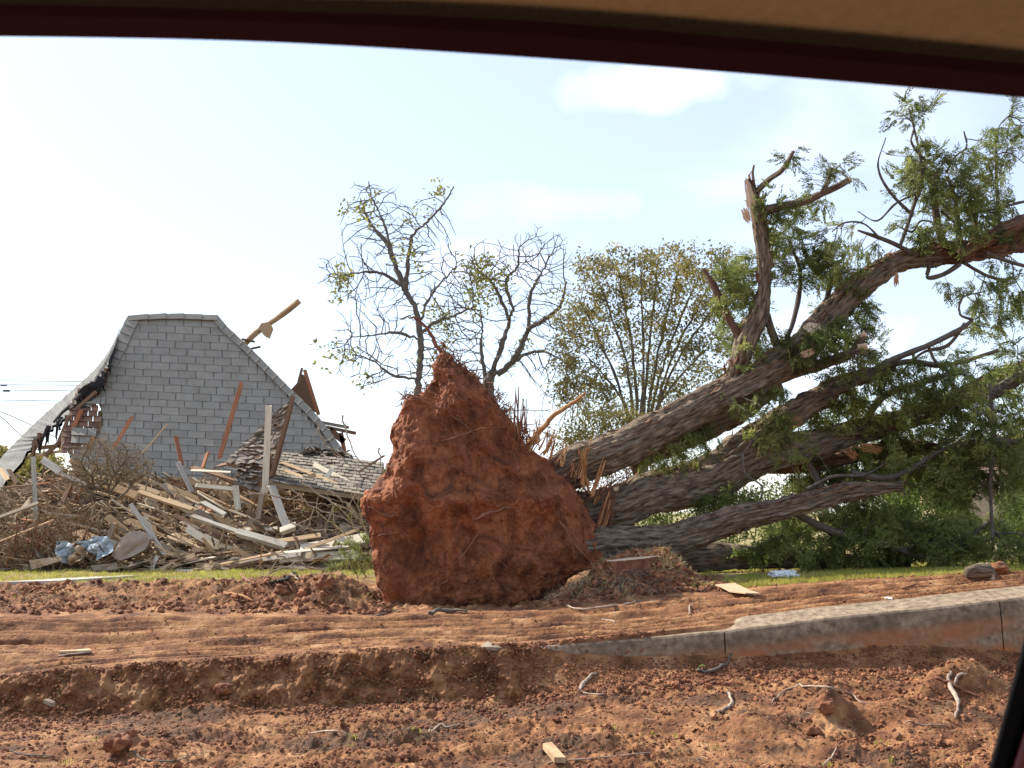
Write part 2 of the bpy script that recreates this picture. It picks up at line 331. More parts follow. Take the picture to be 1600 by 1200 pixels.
for px, Y, sx, sy, h in [(430, 13.7, .5, .35, .17), (520, 13.5, .35, .4, .24), (545, 13.9, .3, .3, .14), (470, 13.2, .5, .25, .06), (300, 13.9, .5, .3, .06), (150, 13.9, .7, .3, .05),
                         (985, 13.6, .36, .42, .34), (1040, 13.5, .28, .36, .34), (930, 13.5, .34, .35, .22), (1000, 13.1, .5, .3, .08),
                         (1180, 7.85, .22, .18, .09), (1290, 8.15, .16, .15, .12), (1500, 8.75, .3, .16, .14), (930, 7.55, .4, .15, .07), (620, 7.9, .5, .14, .07), (210, 7.75, .7, .1, .06), (700, 7.5, .5, .2, .04),
                         (350, 9.05, .13, .12, .07), (1380, 8.3, .4, .15, .06), (800, 9.12, .10, .1, -.12), (1340, 8.0, .25, .1, -.08), (60, 7.6, .3, .12, -.05), (500, 11.9, .6, .12, .04)]:
    GAUSS.append(((px - 800) / F / 1.017 * Y, Y, sx, sy, h))
def ground_xy(x, y, fine=True):
    z, u = base_z(x, y)
    p = np.stack([x + 0 * z, y + 0 * z, 0 * z], -1)
    for gx, gy, sx, sy, h in GAUSS: z = z + h * (1.5 if gy < 9 else 1) * np.exp(-((x - gx) / sx) ** 2 - ((y - gy) / sy) ** 2)
    near = sstep(5.5, 6.5, y) * (1 - sstep(22, 30, y))
    road = near * (1 - sstep(9.0, 9.25, y)); bank = sstep(9.0, 9.25, y) * (1 - sstep(9.5, 9.65, y))
    track = sstep(9.5, 9.8, y) * (1 - sstep(12.0, 12.8, y)); mnd = sstep(12.6, 13.2, y) * (1 - sstep(14.6, 15.4, y)) * (1 - sstep(1090, 1150, u)); lawn = np.where(u > 1090, sstep(12.9, 13.9, y + .5 * fbm(p, .9, 2, 88)), sstep(14.2, 15.2, y))
    z = z + near * .03 * fbm(p, 1.3, 2, 3) * np.where(u > 800, .3, 1)
    if fine:
        b1 = fbm(p, .26, 3, 31, .55, True); b2 = fbm(p, .07, 3, 41, .65); b3 = fbm(p, .022, 2, 47, .6)
        patch = sstep(-.35, .5, fbm(p, .8, 2, 77))
        z = z + road * ((.020 * b1 + .015 * b2) * (.35 + .9 * patch) + .004 * b3) + mnd * (.045 * b1 + .022 * b2 + .004 * b3) + bank * (.012 * b1 + .016 * b2) * np.where(u > 830, .35, 1) + road * .05 * fbm(p * [.7, 1.8, 1], .5, 2, 133) + track * (.005 * b2 + .0025 * b3) + lawn * near * .006 * b2
        # tyre ruts running along the bank
        v = y + .10 * fbm(p, 2.4, 2, 51) + .012 * fbm(p, .5, 2, 55) - .10 * x * .15
        rut = 0
        for c, w, d in [(9.85, .05, .018), (9.99, .03, .014), (10.12, .05, .02), (10.5, .09, .03), (10.72, .06, .022), (11.05, .05, .015), (11.3, .12, .035), (11.62, .06, .02), (11.85, .10, .03), (12.2, .09, .028), (12.45, .05, .015)]:
            s = (v - c) / w; rut = rut - d * np.exp(-s * s) + .5 * d * np.exp(-((s - 1.4) / .6) ** 2)
        rut = rut + (.0045 * np.sin(v * 2 * math.pi / .085) + .003 * np.sin(v * 2 * math.pi / .053 + 2 * fbm(p, 1.5, 1, 9))) * sstep(-.4, .3, fbm(p * [.4, 2, 1], .6, 2, 63)); tread = .004 * np.sin((x * .55 + v) * 2 * math.pi / .055) * sstep(-.2, .4, fbm(p, .9, 2, 66))
        z = z + track * (rut * (2.0 + 1.6 * sstep(-.5, .5, fbm(p, .7, 2, 61))) + tread)
    return z, u, (road, bank, track, mnd, lawn, near)
def gz(x, y): return float(ground_xy(np.array([x], float), np.array([y], float))[0][0])
def G(px, py, lift=0.0):
    """where the line of sight of a photograph pixel meets the ground"""
    Ys = np.concatenate([np.arange(6.2, 16, .02), np.arange(16, 60, .1)]); p = P(px, py, Ys); z = ground_xy(p[:, 0], p[:, 1])[0]
    k = np.argmax(p[:, 2] <= z + .001) if (p[:, 2] <= z + .001).any() else len(Ys) - 1
    q = p[k].copy(); q[2] = z[k] + lift; return q

def build_ground():
    a = np.concatenate([[-9, -5, -3, -2, -1.4, -1.0], np.linspace(-.78, .78, 1500), [1.0, 1.4, 2, 3, 5, 9]])
    ys = [-60, -30, -12, -5, 0, 3, 5, 5.8]; y = 6.2
    while y < 26:
        ys.append(y); y += (.0065 if 9.1 < y < 9.7 else .0017 * y if y < 12.6 else .0024 * y)
    ys += [28, 31, 35, 40, 48, 60, 80, 110, 160, 250, 400, 650, 900]
    ys = np.array(ys); A, Yg = np.meshgrid(a, ys, indexing='xy'); X = A * gfun(Yg)
    z, u, (road, bank, track, mnd, lawn, near) = ground_xy(X, Yg)
    p = np.stack([X, Yg, z], -1)
    yy = Yg + bank * np.where(u < 830, 1, .0) * .035 * fbm(np.stack([X, Yg * .3, z], -1), .12, 5, 91, .7)
    turf = lawn * .55 + .12 * track * 0 + .25 * fbm(p, 1.1, 3, 101) * lawn * near + .12 * (1 - near) + .2 * mnd * fbm(p, .5, 2, 108)
    turf = turf - .45 * np.exp(-((X + .4) / 2.6) ** 2 - ((Yg - 15) / 1.6) ** 2)
    hum_shade = .75 * sstep(-.25, .6, fbm(p * [.6, 1.4, 1], .6, 3, 120)) * road + .35 * mnd * sstep(-.2, .6, fbm(p, .35, 3, 125)) + bank * (.32 + .25 * fbm(p, .3, 3, 127)) * np.where(u < 830, 1, .3) + .25 * track * sstep(.2, .9, fbm(p * [.35, 2, 1], .5, 3, 129))  # humus cover, strengthened on the road to paint shadow into the soil colour
    b = MB(); w = len(a); i, j = np.meshgrid(np.arange(len(ys) - 1), np.arange(w - 1), indexing='ij'); q = (i * w + j).ravel()
    b.add(np.stack([X, yy, z], -1).reshape(-1, 3), np.stack([q, q + 1, q + w + 1, q + w], 1), np.stack([turf.ravel(), hum_shade.ravel()], 1))
    o = b.build('ground', M['ground'], smooth=True); tag(o, 'red clay ground with lawn behind', 'ground', kind='structure'); return o
build_ground()

# kerb: three cast lengths with joints
def kerb():
    b = MB()
    kx = [770, 900, 1000, 1130, 1300, 1450, 1560, 1680, 1900, 2300]; ky = [1017, 1005, 997, 985, 964, 949, 937, 924, 900, 860]
    px = np.arange(814, 2300, 12.); py = np.interp(px, kx, ky)
    for (s0, s1) in [(814, 1130.6), (1132.8, 1560.6), (1562.6, 1990), (1993, 2300)]:
        xs = np.concatenate([[s0], px[(px > s0 + 4) & (px < s1 - 4)], [s1]]); yt = np.interp(xs, kx, ky)
        T = P(xs, yt, 9.47); n = len(xs)
        # cross-section: (dy, dz, v) from the front top edge
        cs = [(-.045, -.75, .75), (-.035, -.45, .45), (-.028, -.3, .3), (-.02, -.18, .18), (-.01, -.07, .07), (0, -.022, .022), (.012, -.006, .008), (.03, 0, 0), (.1, .012, -.05), (.2, .035, -.15), (.3, .06, -.25), (.315, .05, -.27), (.32, -.3, -.6)]
        V = np.zeros((n, len(cs), 3)); UV = np.zeros((n, len(cs), 2))
        for k, (dy, dz, v) in enumerate(cs):
            V[:, k] = T + np.array([0, dy, dz]); V[:, k, 2] -= (np.clip((1165 - xs) / 20, 0, 1) * max(0, dz) * 1.5 if dy > .05 else 0); UV[:, k, 0] = T[:, 0]; UV[:, k, 1] = v
        q = V.reshape(-1, 3); nz = fbm(q, .3, 3, 7) * .004; q[:, 1] += nz; q[:, 2] += nz * .6
        w = len(cs); i, j = np.meshgrid(np.arange(n - 1), np.arange(w - 1), indexing='ij'); a = (i * w + j).ravel()
        b.add(q, [np.stack([a, a + w, a + w + 1, a + 1], 1), np.array([list(range(w))]), np.array([list(range((n - 1) * w, n * w))[::-1]])], UV.reshape(-1, 2))
    o = b.build('kerb', M['kerb'], smooth=False); tag(o, 'grey concrete kerb stained rusty orange', 'kerb', kind='structure')
    # smooth only the long faces
kerb()
# path: short walk of pale concrete by the lawn at the left
b = MB(); pts = [G(20, 921), G(150, 921), G(205, 905), G(110, 905)]
pts = [(-6.9, 14.7), (-6.05, 14.65), (-5.6, 16.6), (-6.35, 16.7)]
top = np.array([[x, y, gz(x, y) + .03] for x, y in pts]); bot = top - [0, 0, .12]
b.add(np.vstack([top, bot]), [[[0, 1, 2, 3], [4, 7, 6, 5], [0, 4, 5, 1], [1, 5, 6, 2], [2, 6, 7, 3], [3, 7, 4, 0]]])
tag(b.build('path', M['paving']), 'pale concrete walk slab in the lawn', 'path', kind='structure')

# ------------------------------------------------------------------ scatter helpers
def frames(d, roll):
    d = d / (np.linalg.norm(d, axis=1)[:, None] + 1e-9); up = np.where(np.abs(d[:, 2:3]) > .9, np.array([[1., 0, 0]]), np.array([[0, 0, 1.]]))
    a = np.cross(up, d); a /= np.linalg.norm(a, axis=1)[:, None] + 1e-9; c = np.cross(d, a)
    cr, sr = np.cos(roll)[:, None], np.sin(roll)[:, None]
    return a * cr + c * sr, c * cr - a * sr, d
def scatter(b, tv, tf, pos, d, sc, tint=None):
    """copies of a template (z along d) into builder b"""
    n = len(pos); roll = RNG.uniform(0, 6.28, n); A, C, D = frames(np.asarray(d, float), roll)
    sc = np.asarray(sc, float); sc = sc[:, None] * np.ones((1, 3)) if sc.ndim == 1 else sc
    V = (pos[:, None, :] + tv[None, :, 0:1] * (A * sc[:, 0:1])[:, None] + tv[None, :, 1:2] * (C * sc[:, 1:2])[:, None] + tv[None, :, 2:3] * (D * sc[:, 2:3])[:, None])
    k = len(tv); Fc = (tf[None] + (np.arange(n) * k)[:, None, None]).reshape(-1, tf.shape[1])
    t = RNG.uniform(0, 1, n) if tint is None else tint
    b.add(V.reshape(-1, 3), Fc, tint=np.repeat(t, k))
def ico(sub, seed):
    import bmesh
    bm = bmesh.new(); bmesh.ops.create_icosphere(bm, subdivisions=sub, radius=1); v = np.array([q.co[:] for q in bm.verts]); f = np.array([[q.index for q in p.verts] for p in bm.faces]); bm.free()
    v = v * (1 + .4 * fbm(v + seed * 7.7, .8, 2, seed))[:, None] + .12 * np.random.default_rng(seed).normal(0, 1, v.shape) * (sub < 3); return v * [1, 1, .7], f

# clods of red earth
def clods():
    b = MB(); tmpl = [ico(1 if s < 3 else 2, s) for s in range(5)] + [ico(2, s) for s in (7, 8)]
    def put(n, y0, y1, u0, u1, rmin, rmax, dens=None, k=None):
        y = RNG.uniform(y0, y1, n); u = RNG.uniform(u0, u1, n); x = (u - 800) / F / 1.017 * y
        p = np.stack([x, y, 0 * x], -1); keep = RNG.uniform(-.6, .7, n) < fbm(p, .5, 2, 77) if dens is None else np.full(n, True)
        x, y = x[keep], y[keep]; z = ground_xy(x, y)[0]; r = rmin * (rmax / rmin) ** (RNG.uniform(0, 1, len(x)) ** 2.2)
        pos = np.stack([x, y, z + r * .25], -1); tt = RNG.integers(0, 5, len(x))
        for t in range(5):
            s = tt == t
            if s.any(): scatter(b, *tmpl[t], pos[s], RNG.normal(0, .5, (s.sum(), 3)) + [0, 0, 1], r[s])
    put(26000, 6.8, 9.2, -150, 1750, .0035, .022)
    put(1100, 6.8, 9.2, -150, 1750, .012, .04)
    put(7000, 6.8, 9.2, -150, 1750, .004, .018, 1)
    put(5000, 9.0, 9.25, -150, 1750, .004, .03, 1)
    put(9000, 9.2, 9.5, -150, 840, .0035, .016, 1)
    put(5000, 9.22, 9.44, 830, 1750, .003, .016, 1)
    put(900, 9.46, 9.56, 830, 1150, .004, .02, 1)
    put(5000, 9.7, 12.6, -200, 1700, .004, .014)
    put(8000, 12.7, 14.4, -150, 610, .006, .05)
    put(7000, 12.8, 14.2, 860, 1130, .006, .05, 1)
    put(900, 12.6, 14.5, 1100, 1700, .006, .03)
    put(500, 14.2, 17, 1050, 1700, .01, .05)
    o = b.build('soil_clods', M['clod'], smooth=False); tag(o, 'loose crumbs of red clay scattered over the ground', 'soil', kind='stuff')
clods()
# grass, straw
def tuft(n, h, w, spread, lean=.4):
    V = []; Fc = []
    for i in range(n):
        a = random.uniform(0, 6.28); r = random.uniform(0, spread); c = np.array([r * math.cos(a), r * math.sin(a), 0]); l = random.uniform(.5, 1) * h; q = random.uniform(0, 6.28); d = np.array([math.cos(q), math.sin(q), 0])
        e = np.array([-d[1], d[0], 0]) * w; k = len(V); le = random.uniform(0, lean) * h
        V += [c - e, c + e, c + d * le * .4 + [0, 0, l * .6] + e * .6, c + d * le * .4 + [0, 0, l * .6] - e * .6, c + d * le + [0, 0, l]]; Fc += [[k, k + 1, k + 2], [k, k + 2, k + 3], [k + 3, k + 2, k + 4]]
    return np.array(V), np.array(Fc)
def grass():
    b = MB(); T = [tuft(9, .055, .0035, .05) for _ in range(4)]
    def put(n, y0, y1, u0, u1, sc, thr=-.2, sd=101):
        y = RNG.uniform(y0, y1, n); u = RNG.uniform(u0, u1, n); x = (u - 800) / F / 1.017 * y
        q = np.stack([x, y, 0 * x], -1); keep = fbm(q, 1.1, 3, sd) + RNG.normal(0, .25, n) > thr; x, y = x[keep], y[keep]; z = ground_xy(x, y)[0]; pos = np.stack([x, y, z], -1)
        tt = RNG.integers(0, 4, len(x))
        for t in range(4):
            s = tt == t; scatter(b, *T[t], pos[s], RNG.normal(0, .15, (s.sum(), 3)) + [0, 0, 1], RNG.uniform(.6, 1.3, s.sum()) * sc)
    put(14000, 12.9, 19, 1080, 1750, 1.0, -.5); put(5000, 14.8, 22, -250, 600, 1.0, -.35)
    put(1200, 13.9, 15, 1100, 1700, .8, 0); put(400, 13.3, 14.6, -100, 580, .8, .1); put(160, 6.9, 7.9, -100, 1650, .9, .25); put(300, 13.2, 14.1, 880, 1080, .9, .0)
    tag(b.build('grass', M['grass']), 'short yellow-green lawn grass', 'grass', kind='stuff')
    b = MB()
    T = [spline([(0, 0, 0), (.02, .01, .5), (-.05, .03, 1)], 3), spline([(0, 0, 0), (.1, -.05, .5), (.05, .1, 1)], 3)]; tm = []
    for t in T:
        m = MB(); m.tube(t, [.02, .02, .015, .015, .01], 3, cap=False); tm.append((np.vstack(m.v), m.f[0]))
    def put2(n, y0, y1, u0, u1, l0, l1, thr=-.1, fl=.15):
        y = RNG.uniform(y0, y1, n); u = RNG.uniform(u0, u1, n); x = (u - 800) / F / 1.017 * y
        q = np.stack([x, y, 0 * x], -1); keep = fbm(q, .5, 3, 301) + RNG.normal(0, .3, n) > thr; x, y = x[keep], y[keep]; z = ground_xy(x, y)[0]
        pos = np.stack([x, y, z + .006], -1); d = RNG.normal(0, 1, (len(x), 3)); d[:, 2] = np.abs(d[:, 2]) * fl; s = RNG.uniform(l0, l1, len(x)) ; h = len(x) // 2
        sc = np.stack([np.minimum(s, .1), np.minimum(s, .1), s], 1)
        scatter(b, *tm[0], pos[:h], d[:h], sc[:h]); scatter(b, *tm[1], pos[h:], d[h:], sc[h:])
    put2(5200, 6.8, 9.2, -150, 1750, .015, .08, .05); put2(1600, 9.1, 9.6, -150, 850, .02, .08, 0, .6); put2(1500, 9.8, 12.6, -200, 1750, .02, .12, .2)
    put2(3200, 13.0, 14.4, -150, 600, .03, .15, 0, .5); put2(3000, 13.0, 14.1, 860, 1110, .03, .16, -.4, .7); put2(1800, 12.9, 15, 1100, 1750, .03, .12, .1)
    put2(2500, 15, 19.8, -200, 620, .04, .2, 0, .3)
    tag(b.build('straw_litter', M['straw']), 'dry straw and root hairs strewn over the clay', 'straw', kind='stuff')
grass()
# ------------------------------------------------------------------ branching by space colonisation
def colonise(start, parent, attr, step, di, dk, iters=120, jit=.25, trop=(0, 0, 0), maxn=9000, smooth=4):
    n0 = len(start); nodes = np.zeros((maxn + 4000, 3)); nodes[:n0] = start; par = list(parent); n = n0; kids = np.zeros(maxn + 4000, int)
    attr = np.asarray(attr, float); nd = np.full(len(attr), 1e9); ni = np.zeros(len(attr), int)
    for k0 in range(0, n0, 256):
        D = np.linalg.norm(attr[:, None] - nodes[None, k0:min(n0, k0 + 256)], axis=2); m = D.min(1); j = D.argmin(1) + k0; s = m < nd; nd[s] = m[s]; ni[s] = j[s]
    alive = nd > dk * .5
    for it in range(iters):
        act = alive & (nd < (di if it > 25 else 99))
        if not act.any() or n > maxn: break
        idx = ni[act]; v = attr[act] - nodes[idx]; v /= np.linalg.norm(v, axis=1)[:, None] + 1e-9
        S = np.zeros((n, 3)); np.add.at(S, idx, v); src = np.unique(idx); src = src[kids[src] < 3]
        if len(src) == 0: break
        d = S[src]; d /= np.linalg.norm(d, axis=1)[:, None] + 1e-9; d = d + RNG.normal(0, jit, d.shape) + np.array(trop); d /= np.linalg.norm(d, axis=1)[:, None] + 1e-9
        new = nodes[src] + step * d; kids[src] += 1; m = len(new); nodes[n:n + m] = new; par += list(src)
        D = np.linalg.norm(attr[:, None] - new[None], axis=2); mm = D.min(1); j = D.argmin(1) + n; s = mm < nd; nd[s] = mm[s]; ni[s] = j[s]
        alive &= nd > dk; n += m
    nodes = nodes[:n].copy(); par = np.array(par)
    for _ in range(smooth):            # relax the kinks out of the new shoots
        cs = np.zeros((n, 3)); cn = np.zeros(n); ok = par >= 0; np.add.at(cs, par[ok], nodes[ok]); np.add.at(cn, par[ok], 1)
        k = np.where((np.arange(n) >= n0) & (cn > 0))[0]; nodes[k] = .5 * nodes[k] + .25 * nodes[par[k]] + .25 * cs[k] / cn[k][:, None]
    return nodes, par
def radii(nodes, par, n0, rtip, p=2.3, cap=None):
    n = len(nodes); acc = np.zeros(n); r = np.zeros(n); kids = np.zeros(n, int)
    for i in range(n - 1, -1, -1):
        r[i] = max(rtip, acc[i] ** (1 / p)) if acc[i] > 0 else rtip
        if par[i] >= 0: acc[par[i]] += r[i] ** p; kids[par[i]] += 1
    if cap: r = np.minimum(r, cap)
    return r, kids
def chains(b, nodes, par, r, n0, skip_start=True, kinkseg=None, tint=.5):
    n = len(nodes); ch = [[] for _ in range(n)]
    for i in range(n):
        if par[i] >= 0: ch[par[i]].append(i)
    heads = [(p, c) for p in range(n) for k, c in enumerate(sorted(ch[p], key=lambda q: -r[q])) if (k > 0 or (p < n0 and c >= n0) or par[p] < 0)]
    heads = [(p, c) for p, c in heads if not (skip_start and c < n0)]
    for p, c in heads:
        pts = [nodes[p]]; rr = [r[c]]
        while True:
            pts.append(nodes[c]); rr.append(r[c]); k = [q for q in ch[c] if not (skip_start and q < n0)]
            if not k: break
            c = max(k, key=lambda q: r[q])
        pts = np.array(pts); rr = np.array(rr); rm = rr.max(); rr[-1] *= .5
        b.tube(pts, rr, 3 if rm < .006 else 4 if rm < .012 else 6 if rm < .04 else 12, cap=rm > .02, tint=tint)
def stems(defs, n=8):
    """defs: list of (polyline of (px,py,r_px), Y0, Y1, parent) -> points, radii per stem"""
    out = []
    for pl, Y0, Y1 in defs:
        a = np.array(pl, float); t = np.linspace(0, 1, len(a)); Yk = Y0 + (Y1 - Y0) * t
        w = np.column_stack([P(a[:, 0], a[:, 1], Yk), a[:, 2] * Yk / F * (.72 if Y0 > 25 else 1)]); s = spline(w, n); out.append((s[:, :3], np.maximum(s[:, 3], .002)))
    return out
def blob_pts(blobs, n_per=1.0):
    o = []
    for (px, py, rx, ry, Y, dY, n) in blobs:
        n = int(n * n_per); q = RNG.normal(0, 1, (n, 3)); q /= np.linalg.norm(q, axis=1)[:, None]; q *= RNG.uniform(0, 1, (n, 1)) ** (1 / 2.6)
        o.append(P(px + q[:, 0] * rx, py + q[:, 1] * ry, Y + q[:, 2] * dY))
    return np.vstack(o)
# leaf templates
def spray(seed, L=.26, fan=5):
    rs = random.Random(seed); V = []; Fc = []
    def leaf(c, d, l, w):
        d = d / np.linalg.norm(d); e = np.cross(d, [rs.uniform(-1, 1), rs.uniform(-1, 1), rs.uniform(-1, 1)]); e = e / (np.linalg.norm(e) + 1e-6) * w; k = len(V)
        V.extend([c, c + d * l * .5 + e, c + d * l, c + d * l * .5 - e]); Fc.append([k, k + 1, k + 2, k + 3])
    for s in range(fan):
        a = (s - (fan - 1) / 2) * .32 + rs.uniform(-.1, .1); ln = L * (1 - abs(a) * .35) * rs.uniform(.7, 1); c = np.array([0, 0, 0.]); d = np.array([math.sin(a), rs.uniform(-.25, .25), math.cos(a)]); m = 7
        for i in range(m):
            c = c + d * ln / m; d = d + np.array([rs.uniform(-.12, .12), -.07, 0]); 
            for sg in (-1, 1): leaf(c, d + np.array([sg * .8, rs.uniform(-.4, .4), 0]), ln * .27, .0085)
    return np.array(V), np.array(Fc)
def leafclump(seed, n=7, L=.07, w=.014, sp=.07):
    rs = random.Random(seed); V = []; Fc = []
    for i in range(n):
        c = np.array([rs.gauss(0, sp), rs.gauss(0, sp), rs.gauss(0, sp)]); d = np.array([rs.gauss(0, 1), rs.gauss(0, 1), rs.gauss(0, 1)]); d /= np.linalg.norm(d); e = np.cross(d, [rs.gauss(0, 1), rs.gauss(0, 1), rs.gauss(0, 1)]); e = e / (np.linalg.norm(e) + 1e-6) * w; k = len(V)
        V += [c, c + d * L * .5 + e, c + d * L, c + d * L * .5 - e]; Fc.append([k, k + 1, k + 2, k + 3])
    return np.array(V), np.array(Fc)
SPR = [spray(s) for s in range(6)]; CLP = [leafclump(s) for s in range(6)]

# ------------------------------------------------------------------ the fallen tree
def fallen_tree():
    root = thing('fallen_tree', 'huge uprooted cedar lying with its red clay root plate facing the street', 'tree', (.2, 14.2, .3))
    # root plate
    O = np.array([(692, 549), (704, 552), (716, 568), (737, 585), (757, 602), (768, 622), (785, 640), (806, 664), (818, 690), (838, 706), (862, 722), (884, 748), (902, 770), (918, 797), (932, 822), (941, 850), (945, 876), (930, 888), (902, 897), (885, 905), (872, 925), (845, 936), (815, 948), (775, 957), (720, 962), (660, 966), (622, 958), (606, 942), (590, 915), (582, 880), (579, 845), (577, 818), (567, 795), (564, 778), (585, 764), (603, 737), (612, 712), (617, 696), (610, 684), (612, 670), (622, 654), (631, 634), (636, 622), (655, 617), (668, 606), (680, 590), (677, 572)], float)
    O = np.vstack([O, O[:1]]); s = np.concatenate([[0], np.cumsum(np.linalg.norm(np.diff(O, axis=0), axis=1))]); nt_ = 640; sv = np.linspace(0, s[-1], nt_, endpoint=False)
    ox = np.interp(sv, s, O[:, 0]); oy = np.interp(sv, s, O[:, 1]); cx, cy = 745, 800
    nr = 230; rr = np.concatenate([np.linspace(0.002, 1, nr), np.linspace(.985, .3, 40)]); back = np.concatenate([np.zeros(nr), np.ones(40)])
    px = cx + (ox - cx)[None] * rr[:, None]; py = cy + (oy - cy)[None] * rr[:, None]
    xw = (px - 745) / F * 14
    dome = np.sqrt(np.clip(1 - rr ** 2.6, 0, 1))[:, None]
    lean = (965 - py) / 400 * .55
    Yf = 14.0 + .22 * xw + lean - .42 * dome
    Yb = 14.0 + .22 * xw + lean + .15 + .55 * dome
    Y = np.where(back[:, None] > 0, Yb, Yf)
    def g(x, y, sx, sy, h): return h * np.exp(-((px - x) / sx) ** 2 - ((py - y) / sy) ** 2)
    D = g(815, 825, 62, 34, .24) + g(650, 870, 26, 60, .12) + g(730, 850, 20, 60, .07) - g(760, 780, 80, 16, .13) - g(880, 835, 22, 50, .12) - g(850, 900, 40, 20, .1) - g(640, 700, 30, 40, .07) - g(700, 640, 40, 40, .05) + g(745, 700, 26, 70, .06) - g(690, 790, 25, 70, .07) + g(820, 905, 60, 14, .12) + g(600, 845, 22, 22, .05) - g(610, 770, 30, 16, .06)
    D = D * (back[:, None] == 0)
    V = P(px, py, Y + D); q = V.reshape(-1, 3)
    n1 = fbm(q, .55, 3, 201, .55, True); n2 = fbm(q * [1, 1, .55], .16, 4, 211, .6); n3 = fbm(q, .035, 3, 221, .6); st = fbm(q * [2.6, 1, .8], .5, 4, 231, .6, True)
    n0_ = fbm(q, .9, 3, 261, .5); disp = -.10 * n0_ - .05 * n1 - .028 * n2 - .010 * n3 - .026 * st
    edge = np.repeat(np.clip((rr - .86) / .14, 0, 1)[:, None] * (back[:, None] == 0) + back[:, None], nt_, 1).ravel()
    q = q + np.stack([edge * .03 * fbm(q + 5, .12, 3, 241), disp, edge * .03 * fbm(q + 9, .12, 3, 251)], -1)
    n = len(rr); i, j = np.meshgrid(np.arange(n - 1), np.arange(nt_), indexing='ij'); a = (i * nt_ + j).ravel(); bq = (i * nt_ + (j + 1) % nt_).ravel()
    b = MB(); b.add(q, [np.stack([a, bq, bq + nt_, a + nt_], 1)[:, ::-1], np.array([list(range(0, nt_))]), np.array([list(range((n - 1) * nt_, n * nt_))[::-1]])])
    rp = b.build('root_plate', M['rootsoil'], smooth=True); adopt(root, rp); rp['label'] = 'upright disc of torn red clay and roots'
    # crumbs stuck on the plate, hairs hanging off it: sub-parts of the plate
    b = MB(); fr = (rr < .98) & (back == 0); sel = RNG.choice(np.where(np.repeat(fr[:, None], nt_, 1).ravel())[0], 2600, p=None); 
    w8 = np.repeat(rr[:, None], nt_, 1).ravel()[sel]; sel = sel[RNG.uniform(0, 1, len(sel)) < w8]
    T = [ico(1, s) for s in range(3)]
    for t in range(3): ss = sel[t::3]; scatter(b, *T[t], q[ss], RNG.normal(0, 1, (len(ss), 3)), .006 + .022 * RNG.uniform(0, 1, len(ss)) ** 3)
    o = b.build('clay_crumbs', M['rootsoil'], smooth=True); adopt(root, o); o['kind'] = 'stuff'
    b = MB(); rim = sel[(np.repeat(rr[:, None], nt_, 1).ravel()[sel] > .55)]
    for k in np.concatenate([rim[:520], sel[:160]]):
        p0 = q[k]; d = RNG.normal(0, .5, 3) + [0, -.5, -.25]; l = RNG.uniform(.06, .3); pts = [p0]
        for _ in range(4): d = d + RNG.normal(0, .4, 3) + [0, .05, -.15]; pts.append(pts[-1] + d / np.linalg.norm(d) * l / 4)
        b.tube(pts, np.linspace(.004, .0015, 5) * RNG.uniform(.6, 1.5), 3, cap=False, tint=RNG.uniform(0, 1))
    # rim tangle on top and upper right
    for k in range(900):
        e = random.choice([(692, 560), (700, 560), (715, 575), (735, 590), (757, 608), (770, 628), (785, 645), (805, 668), (820, 692), (862, 724), (884, 748), (905, 775), (925, 810), (940, 850), (640, 625), (668, 610)])
        Y0 = 14.45 + .22 * (e[0] - 745) / F * 14; p0 = P(e[0] + RNG.normal(0, 7), e[1] + RNG.normal(0, 6), Y0 + RNG.normal(0, .12)); d = np.array([RNG.normal(.1, .6), RNG.normal(-.1, .5), RNG.normal(.15, .6)]); l = RNG.uniform(.06, .3); pts = [p0]
        for _ in range(4): d = d + RNG.normal(0, .5, 3); pts.append(pts[-1] + d / np.linalg.norm(d) * l / 4)
        b.tube(pts, np.linspace(.006, .002, 5) * RNG.uniform(.5, 1.6), 4, cap=False, tint=RNG.uniform(0, 1))
    o = b.build('root_hairs', M['root']); adopt(root, o); o['kind'] = 'stuff'
    # larger roots: (polyline, radius px, depth, material)
    def rootpart(pl, Y, m, flat=1, nm='root', seg=8, lab=None):
        a = np.array(pl, float); w = np.column_stack([P(a[:, 0], a[:, 1], np.broadcast_to(Y, (len(a),))), a[:, 2] * 14 / F]); s = spline(w, 5); bb = MB(); bb.tube(s[:, :3] + RNG.normal(0, .009, (len(s), 3)), np.maximum(s[:, 3] * (.55 + .25 * RNG.uniform(0, 1, len(s))), .002), seg, amp=.007, asc=.04, flat=flat)
        o = bb.build(nm, m, smooth=True); adopt(root, o)
        if lab: o['label'] = lab
        return o
    rootpart([(700, 575, 5), (690, 552, 4.5), (676, 528, 4), (662, 508, 3.5), (645, 496, 3), (625, 498, 1.5)], 14.5, M['root'], lab='crooked root curling up from the top of the plate')
    rootpart([(690, 565, 2.5), (693, 540, 3), (690, 533, 2)], 14.45, M['root'])
    rootpart([(822, 700, 8), (845, 672, 7), (868, 648, 5.5), (893, 630, 4), (914, 615, 3)], 14.7, M['rawwood'], lab='thick orange broken root jutting to the right')
